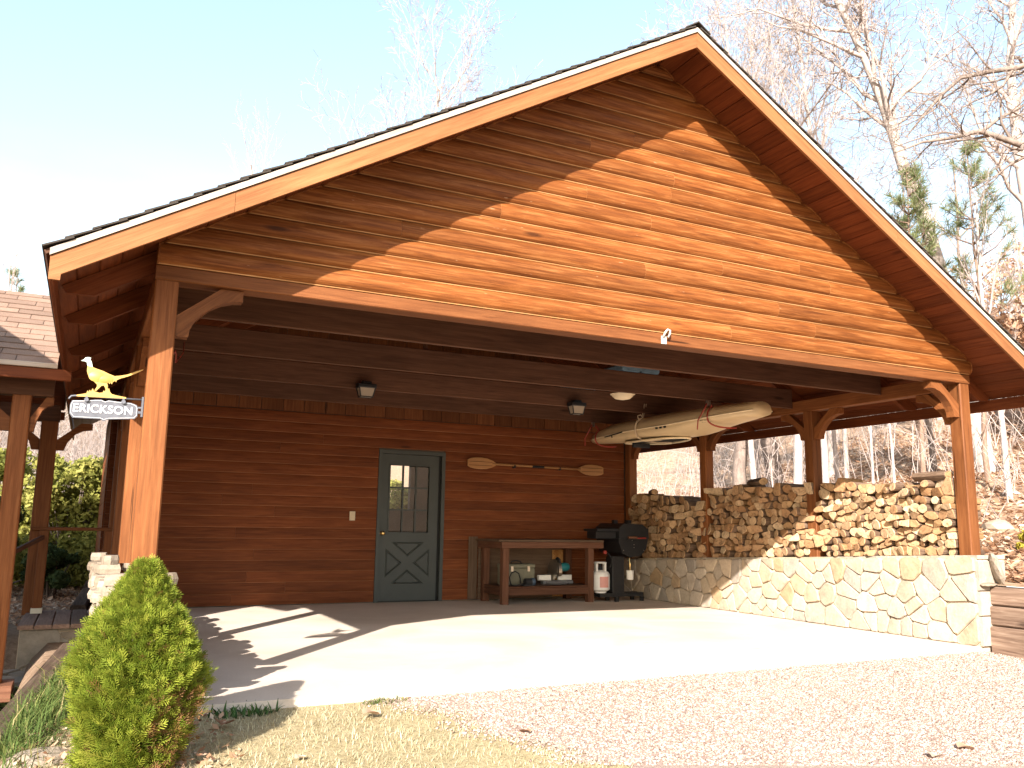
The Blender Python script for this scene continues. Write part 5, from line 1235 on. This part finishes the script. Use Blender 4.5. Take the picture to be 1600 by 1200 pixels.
for t, L_, sg_ in [(.0,.5,1),(.05,.5,-1),(.25,.56,1),(.3,.56,-1),(.5,.48,1),(.55,.46,-1),(.75,.34,1),(.78,.32,-1),(.1,1.05,0)]:
    o0 = C+d*(ln*t)[:, None]; dr = unit(d*.85+side*sg_*.62) if sg_ else d
    l_ = (ln*L_)[:, None]; nr = unit(np.cross(d, side)); wv = unit(np.cross(nr, dr))*(ln*.026)[:, None]
    P, F = quads(o0+dr*l_*.5+nr*nrg.normal(0, .003, (n, 1)), dr*l_*.5, wv); PV.append(P); PF.append(F+off); off += len(P); PT.append(np.repeat(np.clip(tint+.06*t, 0, 1), 4))
base = np.array([.03, -.87, gz(.03, -.87)])
np_mesh('foliage', np.concatenate(PV)-base, np.concatenate(PF), M['arbor'], ag, T(base), False, np.concatenate(PT))
b = MB(); b.tube([(.03,-.87,-.2),(.035,-.865,.2),(.02,-.87,.7)], [.035,.026,.006], 8)
r = random.Random(2)
for i in range(26):
    zz = r.uniform(-.1, .5); a = r.uniform(0, 6.28); l_ = float(prad(zz))*.8; b.tube([(.03,-.87,zz),(.03+l_*.5*math.cos(a),-.87+l_*.5*math.sin(a),zz+.05),(.03+l_*math.cos(a),-.87+l_*math.sin(a),zz+.16)], [.008,.006,.003], 4)
b.build('stem', M['bark_grey'], ag, T(base))

# ------------------------------------------------------------------ trees
def grow(r, p, d, ln, rad, depth, maxd, out, spec):
    nseg = spec['seg'][depth]; P = [Vector(p)]; Rr = [rad]; d = Vector(d).normalized()
    for i in range(nseg):
        w_ = spec['wig'][depth]; d = (d+Vector((r.gauss(0, w_), r.gauss(0, w_), r.gauss(0, w_)+spec['up'][depth]))).normalized()
        P.append(P[-1]+d*ln/nseg); Rr.append(rad*(1-(i+1)/nseg*spec['taper'][depth]))
    out.append((depth, P, Rr))
    if depth < maxd:
        kids(r, P, Rr, ln, depth, maxd, out, spec)
def kids(r, P, Rr, ln, depth, maxd, out, spec):
    n = spec['kids'][depth]; az = r.uniform(0, 6.28)
    for i in range(n):
        t = spec['from'][depth]+(1-spec['from'][depth])*((i+r.random())/n); f = t*(len(P)-1); k = min(int(f), len(P)-2); u = f-k
        q = P[k].lerp(P[k+1], u); ax = (P[k+1]-P[k]).normalized(); az += 2.4+r.uniform(-.6, .6)
        s = ax.orthogonal().normalized(); s = Matrix.Rotation(az, 3, ax) @ s; ang = R(r.uniform(*spec['ang'][depth]))
        dd = ax*math.cos(ang)+s*math.sin(ang); rr_ = (Rr[k]*(1-u)+Rr[k+1]*u)
        grow(r, q, dd, ln*spec['len'][depth]*r.uniform(.65, 1.2)*(1-.45*t if depth == 0 else 1-.25*t), min(rr_*.62, Rr[0]*spec['rad'][depth]), depth+1, maxd, out, spec)
def tubes_np(items, sides):
    V, F, off = [], [], 0
    for depth, P, Rr in items:
        n = sides[min(depth, len(sides)-1)]; pts = np.array([tuple(p) for p in P]); m = len(pts); dr = np.gradient(pts, axis=0); dr /= np.maximum(np.linalg.norm(dr, axis=1, keepdims=True), 1e-9)
        ref = np.array([.3, .7, .2]) if abs(dr[0][2]) > .8 else np.array([0, 0, 1.0]); a = np.cross(dr, ref); a /= np.maximum(np.linalg.norm(a, axis=1, keepdims=True), 1e-9); c = np.cross(dr, a)
        ph = np.arange(n)*2*np.pi/n; V.append((pts[:, None]+(a[:, None]*np.cos(ph)[None, :, None]+c[:, None]*np.sin(ph)[None, :, None])*np.array(Rr)[:, None, None]).reshape(-1, 3))
        i = np.arange(m-1)[:, None]*n; k = np.arange(n)[None]; F.append((np.stack([i+k, i+(k+1)%n, i+n+(k+1)%n, i+n+k], -1)+off).reshape(-1, 4)); off += m*n
    return np.concatenate(V), np.concatenate(F)
SPEC = dict(seg=[9,6,5,4,3], wig=[.085,.13,.16,.2,.2], up=[.02,.05,.04,.02,.0], taper=[.8,.85,.85,.85,.8], kids=[11,7,6,4,0], ang=[(28,62),(30,60),(30,65),(30,70)], len=[.42,.46,.5,.5], rad=[.42,.5,.5,.5])
SPEC['from'] = [.30,.22,.2,.2]
UP = dict(SPEC); UP.update(ang=[(16,34),(16,38),(20,45),(25,50)], kids=[13,6,5,3,0], up=[.05,.09,.08,.05,0], wig=[.05,.08,.1,.14,.15]); UP['from'] = [.25,.2,.2,.2]
def tree_meshes(items, base, mats, tmin=.0045):
    it = [(d_, P, [max(q, tmin) for q in Rr]) for d_, P, Rr in items]
    tr = [q for q in it if q[0] == 0]; cr_ = [q for q in it if q[0] > 0]; res = []
    for nm, its, mt in (('trunk', tr, mats[0]), ('branches', cr_, mats[1])):
        if its: V, F = tubes_np(its, [9, 6, 4, 3, 3]); res.append((nm, V-np.array(base), F, mt))
    return res
def place_new(name, parts, base, label, cat, group=None):
    e = empty(name, base, label, cat, group)
    for nm, V, F, mt in parts: np_mesh(nm, V, F, mt, e, T(base), True)
    return e
def copy_tree(src, loc, rot, scale, label, group):
    e = src.copy(); COL.objects.link(e); m = T(loc) @ Matrix.Rotation(rot, 4, 'Z') @ Matrix.Diagonal((scale[0], scale[0], scale[1], 1)); e.matrix_basis = m; WM[e.name] = m; e['label'] = label
    if group: e['group'] = group
    for ch in src.children:
        c = ch.copy(); COL.objects.link(c); c.parent = e; c.matrix_basis = ch.matrix_basis.copy(); WM[c.name] = m
    return e
# the large pale tree on the right, leaning left above the roof
r = random.Random(12)
gb = gz(14.6, 4.7); TP = [(14.6,4.7,gb-.2),(14.35,4.8,3.4),(13.81,4.83,5.82),(13.38,4.82,7.01),(13.0,4.86,7.83),(12.77,4.86,8.43),(12.49,4.87,9.14),(12.16,4.9,9.85),(11.89,4.93,10.38),(11.5,4.99,11.1),(11.0,5.1,12.2)]
TR = [.19,.17,.135,.118,.105,.094,.083,.072,.064,.054,.035]
items = [(0, [Vector(p) for p in TP], TR)]
limb = dict(SPEC); limb['from'] = [.42,.15,.15,.2]; limb['kids'] = [15,9,7,4,0]; limb['len'] = [.33,.5,.5,.5]; limb['rad'] = [.30,.45,.5,.5]; limb['wig'] = [.05,.2,.22,.24,.2]
kids(r, items[0][1], TR, 11.0, 0, 4, items, limb)
place_new('bare_tree', tree_meshes(items, TP[0], (M['bark_pale'], M['twig']), .005), TP[0], 'large pale-barked bare tree leaning left above the right roof slope', 'tree')
# two heavy-limbed trees to its right, their limbs reach into the picture
r = random.Random(31)
for base, lean, hgt, lab in (((19.5,6.2), (-.06,.02,1), 13, 'bare tree far behind the pines on the right'),):
    bp = (*base, gz(*base)-.2); items = []; grow(r, bp, lean, hgt, .24, 0, 4, items, limb); place_new('bare_tree', tree_meshes(items, bp, (M['bark_pale'], M['twig']), .005), bp, lab, 'tree')
protos = []
for k, (sd, spec, h) in enumerate(((41, UP, 12), (42, SPEC, 12), (43, UP, 12), (44, SPEC, 12))):
    r = random.Random(sd); items = []; grow(r, (0,0,0), (r.gauss(0,.03), r.gauss(0,.03), 1), h, .16, 0, 4 if k < 2 else 3, items, spec); protos.append(tree_meshes(items, (0,0,0), (M['bark_pale'] if k != 1 else M['bark_grey'], M['twig']), .004))
base_objs = {}
def bare(k, x, y, scl, label, group=None, zs=1.0, rot=None):
    loc = (x, y, gz(x, y)-.15); rot = rng.uniform(0, 6.28) if rot is None else rot
    if k not in base_objs:
        e = place_new('bare_tree', protos[k], (0,0,0), label, 'tree', group); m = T(loc) @ Matrix.Rotation(rot, 4, 'Z') @ Matrix.Diagonal((scl, scl, zs, 1)); e.matrix_basis = m; base_objs[k] = e; return e
    return copy_tree(base_objs[k], loc, rot, (scl, zs), label, group)
# trunks seen through the openings
SEEN = [(1,11.46,7.88,.95,1.0,'broad grey trunk seen through the middle opening, leftmost of its group'),(0,11.07,6.95,.42,.75,'slim white trunk in the middle opening left of the broad oak'),(2,14.1,9.94,.36,.8,'thin curved pale trunk just left of the broad ridged oak'),(1,13.59,9.07,1.25,1.15,'broadest ridged trunk in the middle opening'),(0,10.96,5.88,.56,.9,'bright white trunk right beside the post of the sunlit stack'),(2,10.71,4.88,.42,.7,'white trunk in the front opening nearest the middle post'),(0,13.24,6.99,.30,.7,'thin white stem second from the middle post in the front opening'),(2,12.59,6.19,.34,.75,'crooked pale trunk third from the middle post in the front opening'),(2,12.2,5.26,.18,.5,'very thin sapling in the middle of the front opening'),(2,10.84,3.69,.17,.5,'slender white sapling rising above the sunlit logs'),(1,15.88,6.81,.42,.8,'grey trunk left of the front right post'),(1,18.84,7.58,.5,.85,'grey trunk right of the front right post'),(2,12.4,2.91,.34,.6,'forked pale young tree at the right edge of the picture')]
for k, x, y, s_, zs, lab in SEEN: bare(k, x, y, s_, lab, None, zs*.72)
for k, x, y, s_, zs, lab in [(2,2.9,15.2,.55,.78,'small bare tree low behind the left roof slope')]: bare(k, x, y, s_, lab, None, zs)
# long grey limbs that reach in from a tree beyond the right edge
r = random.Random(91)
LIMBS = [([(13.45,1.81,1.2),(12.99,1.42,5.09),(12.66,1.23,6.95),(12.37,1.13,8.25),(12.03,.94,10.2)],[.17,.14,.115,.10,.06]),
 ([(12.37,1.13,8.25),(11.99,1.48,8.02),(11.67,1.77,7.92),(11.38,2.03,7.91),(11.09,2.29,7.86),(10.93,2.52,7.64),(10.78,2.77,7.34),(10.67,2.98,7.09)],[.055,.047,.041,.036,.030,.025,.018,.010]),
 ([(12.66,1.23,6.95),(11.91,1.57,6.52),(11.47,1.66,6.58),(10.99,1.77,6.68),(10.78,1.86,6.74),(10.37,1.98,6.6),(9.89,2.13,6.48),(9.57,2.31,6.33)],[.06,.052,.046,.040,.035,.026,.018,.009]),
 ([(10.82,1.84,6.74),(11.11,1.77,6.97),(11.44,1.68,7.16),(11.93,1.49,7.5)],[.030,.025,.020,.015])]
items = []
for i, (P, q) in enumerate(LIMBS):
    P = [Vector(p) for p in P]; items.append((0 if i == 0 else 1, P, q))
    if i: kids(r, P, q, 3.0, 1, 4, items, limb)
place_new('bare_tree', tree_meshes(items, LIMBS[0][0][0], (M['bark_grey'], M['bark_grey']), .004), LIMBS[0][0][0], 'bare tree beyond the right edge whose long grey limbs cross the sky', 'tree')
# broad upright tree behind the left roof slope, others behind the ridge
for sd, base, top, hgt, lab in ((101, (4.83,13.4,-.1), None, 13.2, 'broad-crowned slender bare tree above the left roof slope'), (102, (14.2,10.4,0), None, 13.5, 'bare tree with a mesh of fine branches just right of the ridge'), (103, (15.6,9.4,0), None, 12.2, 'bare tree with fine branches further down the right roof slope'), (104, (13.04,11.0,0), None, 13, 'thin bare tree directly behind the roof ridge')):
    r = random.Random(sd); bp = (base[0], base[1], gz(base[0], base[1])-.1); items = []
    sp_ = dict(UP); sp_.update(ang=[(24,42),(20,42),(22,48),(25,50)], kids=[20,8,6,3,0], len=[.40,.45,.5,.5]); sp_['rad'] = [.30,.5,.5,.5]; sp_['from'] = [.42,.2,.2,.2]
    grow(r, bp, (r.gauss(0,.01), r.gauss(0,.01), 1), hgt, .115, 0, 4, items, sp_); place_new('bare_tree', tree_meshes(items, bp, (M['bark_pale'], M['twig']), .004), bp, lab, 'tree')
G = 'bare trees on the wooded hillside'; r = random.Random(55)
for i in range(62):
    t = r.random(); x = 19+26*t+r.uniform(-2, 2); y = r.uniform(-9, 16)+x*.1; k = r.choice((0, 1, 2, 3)); sz = r.uniform(.25, .6); an = math.degrees(math.atan2(x+.26, y+5.42))
    if 32 < an < 41: continue
    bare(k, x, y, sz, f"{'slim' if sz < .36 else 'medium' if sz < .48 else 'stout'} {'pale upright' if k in (0, 2) else 'grey spreading' if k == 1 else 'pale spreading'} bare tree {'low' if x < 26 else 'halfway up' if x < 36 else 'high'} on the hillside", G, r.uniform(.32, .6))
for i in range(16):
    x = r.uniform(-12, 2); y = r.uniform(19, 36); bare(r.choice((2, 3)), x, y, r.uniform(.4, .8), f"{('low','tall','leaning','slim')[i%4]} bare tree in the thicket {('left of','behind')[x > -4]} the porch, {('near','middle','far')[min(2, int((y-19)/6))]} row", 'bare trees behind the porch', r.uniform(.35, .6))
# undergrowth: thin stems nobody could count
def thicket(name, n, fx, fy, hgt, mat, seed):
    r = random.Random(seed); items = []
    for i in range(n):
        x = fx(r); y = fy(r); p = Vector((x, y, gz(x, y)-.05)); h = hgt(r); d = Vector((r.gauss(0,.2), r.gauss(0,.2), 1)); m_ = p+d*h*.5+Vector((r.gauss(0,.08), r.gauss(0,.08), 0))*h; tp_ = p+d*h+Vector((r.gauss(0,.12), r.gauss(0,.12), 0))*h
        q = r.uniform(.004, .012); items.append((3, [p, m_, tp_], [q, q*.7, q*.3]))
        for j in range(4):
            u = r.uniform(.25, .9); s0 = p.lerp(tp_, u); e_ = s0+Vector((r.gauss(0,.4), r.gauss(0,.4), r.uniform(.1,.6)))*h*.45; items.append((3, [s0, s0.lerp(e_, .5)+Vector((0,0,.03)), e_], [q*.6, q*.45, q*.25]))
    V, F = tubes_np(items, [3, 3, 3, 3]); return tag(np_mesh(name, V, F, mat, None, None, True), kind='stuff')
thicket('undergrowth', 2300, lambda r: 10.5+34*r.random()**1.3, lambda r: r.uniform(-12, 22), lambda r: r.uniform(.5, 2.2), M['twig'], 61)
thicket('brushwood', 1500, lambda r: r.uniform(-8, 2.4), lambda r: r.uniform(13, 34), lambda r: r.uniform(1.0, 4.0), M['twig'], 62)
# leaf litter
def litter(name, n, fx, fy, zf, lo=.03, hi=.075):
    x = fx(n); y = fy(n); z = zf(x, y)+nrg.uniform(.005, .05, n); s = nrg.uniform(lo, hi, n); nr = unit(np.stack([nrg.normal(0,.55,n), nrg.normal(0,.55,n), np.ones(n)], 1)); a = unit(np.cross(nr, nrg.normal(0,1,(n,3)))); c = np.cross(nr, a); C = np.stack([x, y, z], 1)
    U = a*s[:, None]; W2 = c*(s*.5)[:, None]; up = nr*(s*nrg.uniform(.1,.6,n))[:, None]
    V = np.stack([C-U+up*.4, C-W2+up*.3, C+U*.9+up*.5, C+W2+up*.3, C], 1).reshape(-1, 3); k = np.arange(n)[:, None, None]*5
    F = (k+np.array([[0,1,4],[1,2,4],[2,3,4],[3,0,4]])[None]).reshape(-1, 3); return tag(np_mesh(name, V, F, M['leaf_dry'], None, None, False, np.repeat(nrg.random(n), 5)), kind='stuff')
litter('fallen_leaves', 42000, lambda n: 7.62+14*nrg.random(n)**1.5, lambda n: nrg.uniform(-5, 15, n), hill)
litter('path_leaves', 2600, lambda n: nrg.uniform(-1.5, .1, n), lambda n: nrg.uniform(5.0, 13, n), low_ground, .02, .05)
litter('bed_leaves', 420, lambda n: nrg.uniform(-.45, .55, n), lambda n: nrg.uniform(-1.15, -.06, n), low_ground, .012, .03)

# bushes and pines
def foliage(blobs, n, lo, hi, r_):
    V, F, Tt, off = [], [], [], 0; tot = sum(b_[3]**2 for b_ in blobs)
    for cx, cy, cz, rr_, sh in blobs:
        k = int(n*rr_**2/tot); d = unit(r_.normal(0, 1, (k, 3))); q = rr_*(1-.45*r_.random(k)**1.6); C = np.array([cx, cy, cz])+d*q[:, None]*np.array([1,1,.85]); s = r_.uniform(lo, hi, k)
        nr = unit(d+r_.normal(0, .7, (k, 3))); a = unit(np.cross(nr, r_.normal(0, 1, (k, 3)))); c = np.cross(nr, a); P, f = quads(C, a*s[:, None], c*(s*.5)[:, None]); V.append(P); F.append(f+off); off += len(P); Tt.append(np.repeat(np.clip(r_.normal(.5, .2, k)+sh, 0, 1), 4))
    return np.concatenate(V), np.concatenate(F), np.concatenate(Tt)
def bush(name, x, y, h, wd, n, mat, label, group=None, lo=.02, hi=.045, nb=16, seed=1, z0=None):
    r = random.Random(seed); g0 = gz(x, y) if z0 is None else z0; blobs = []
    for i in range(nb):
        t = r.random(); a = r.uniform(0, 6.28); q = wd*math.sqrt(r.random())*(1-.6*t); rr_ = wd*r.uniform(.22, .42)*(1-.35*t); blobs.append((q*math.cos(a), q*math.sin(a), h*(.12+.8*t), rr_, r.uniform(-.18, .18)))
    V, F, tt = foliage(blobs, n, lo, hi, np.random.default_rng(seed)); e = empty(name, (x, y, g0), label, 'bush', group); np_mesh('foliage', V, F, M[mat], e, T((x, y, g0)), False, tt)
    b = MB()
    for bx_, by_, bz_, rr_, _ in blobs: b.tube([(x+bx_*.1, y+by_*.1, g0-.1), (x+bx_*.5, y+by_*.5, g0+bz_*.5), (x+bx_, y+by_, g0+bz_)], [.02, .014, .006], 5)
    b.build('stems', M['bark_grey'], e, T((x, y, g0))); return e
bush('shrub', -.45, 10.6, 2.2, 1.15, 26000, 'bush', 'yellow-green leafy shrub behind the porch railing', None, .02, .045, 60, 3)
bush('shrub', -1.75, 11.2, 2.3, 1.1, 18000, 'bush', 'yellow-green shrub behind the left porch post', None, .022, .05, 50, 4)
bush('shrub', -1.55, 9.2, 1.35, .85, 9000, 'dark_bush', 'dark green shrub low behind the porch handrail', None, .02, .045, 18, 5)
bush('shrub', -.62, 8.6, .8, .5, 6000, 'dark_bush', 'dark low shrub right behind the landing posts', None, .02, .04, 14, 6)
bush('shrub', .4, 12.2, 1.0, .6, 4000, 'bush', 'small yellow-green shrub at the far end of the path', None, .02, .045, 14, 16)
bush('shrub', 8.80, .30, .34, .17, 1500, 'gold_bush', 'golden evergreen shrub on the bank at the right edge', None, .008, .02, 12, 7)
bush('shrub', 6.6, 13.6, 2.6, 1.0, 5000, 'bush', 'green shrub seen through the window behind the cabin door', None, .03, .06, 14, 8)
for i, (x, y, h, wd) in enumerate(((22, 8.5, 4.2, 2.3), (25, 12.5, 4.8, 2.6), (27.5, 7.5, 4.6, 2.6), (30, 14, 5, 3.0), (21, 4.6, 3.0, 1.7))):
    bush('oak_sapling', x, y, h, wd, 3200, 'leaf_dry', f"{('broad low', 'tall', 'middle-sized round', 'large far', 'small near')[i]} young oak holding dry brown leaves on the hillside", 'young oaks with dry leaves', .05, .10, 20, 20+i)
def pine(x, y, h, label, seed, dens=1.0, wdt=1.0, group=None, bare_to=.35):
    r = random.Random(seed); q = np.random.default_rng(seed); g0 = gz(x, y); e = empty('pine_tree', (x, y, g0), label, 'tree', group); items = []; tips = []
    P = [Vector((0,0,-.1))]; Rr = [.05*h/6]
    for i in range(10): P.append(P[-1]+Vector((r.gauss(0,.02)*h/6, r.gauss(0,.02)*h/6, h/10))); Rr.append(.05*h/6*(1-.085*(i+1)))
    items.append((0, P, Rr)); tips.append((P[-1], Vector((0,0,1))))
    nw = int(16*dens)
    for i in range(nw):
        t = bare_to+(1-bare_to)*(i+r.random()*.6)/nw; f = t*10; k = min(int(f), 9); c = P[k].lerp(P[k+1], f-k)
        for j in range(r.choice((2, 3, 4))):
            a = r.uniform(0, 6.28); L_ = h*.23*wdt*(1.08-t)*r.uniform(.7, 1.25)+.12; d = Vector((math.cos(a), math.sin(a), r.uniform(.25, .8))).normalized(); m_ = c+d*L_*.55; en = m_+(d+Vector((0,0,.5))).normalized()*L_*.5; items.append((2, [c, m_, en], [.016, .010, .005])); tips.append((en, (en-m_).normalized()))
            for u in (.45, .75):
                s0 = c.lerp(en, u); d2 = (d+Vector((r.gauss(0,.6), r.gauss(0,.6), .5))).normalized(); e2 = s0+d2*L_*.35; items.append((3, [s0, e2], [.008, .004])); tips.append((e2, d2))
    for nm, its in (('trunk', [i for i in items if i[0] == 0]), ('branches', [i for i in items if i[0] > 0])):
        V, F = tubes_np(its, [7, 4, 4, 3]); np_mesh(nm, V, F, M['bark_pine'], e, T((x, y, g0)), True)
    nn = 34; C = np.repeat(np.array([tuple(t[0]) for t in tips]), nn, 0); A = np.repeat(np.array([tuple(t[1]) for t in tips]), nn, 0); k = len(C)
    C = C-A*(q.random((k, 1))*.16); d = unit(A*q.uniform(.3, 1.1, (k, 1))+q.normal(0, .55, (k, 3))); l_ = q.uniform(.10, .19, k)[:, None]; s_ = unit(np.cross(d, q.normal(0, 1, (k, 3))))*.0035
    V, F = quads(C+d*l_*.5, d*l_*.5, s_); np_mesh('needles', V, F, M['needle'], e, T((x, y, g0)), False, np.repeat(q.random(k), 4)); return e
pine(13.3, 3.85, 6.1, 'young pine with separate needle tufts right of the big pale tree', 71, .9, .85)
pine(12.6, 4.55, 5.9, 'denser young pine behind the big pale trunk', 72, 1.5, .75)
pine(15.2, 6.6, 5.6, 'young pine lower behind the right roof slope', 73, 1.4, .9)
pine(16.5, 3.4, 5.0, 'young pine by the right edge of the picture', 74, 1.2, .9)
pine(-2.62, 22.8, 6.9, 'young pine whose top shows above the porch roof', 75, 1.0, .7)
pine(-3.4, 22.2, 6.9, 'pine top at the left edge above the porch roof', 76, 1.0, .7)
pine(-1.7, 24.5, 6.5, 'thin pine top beside the carport eave', 77, .8, .6)
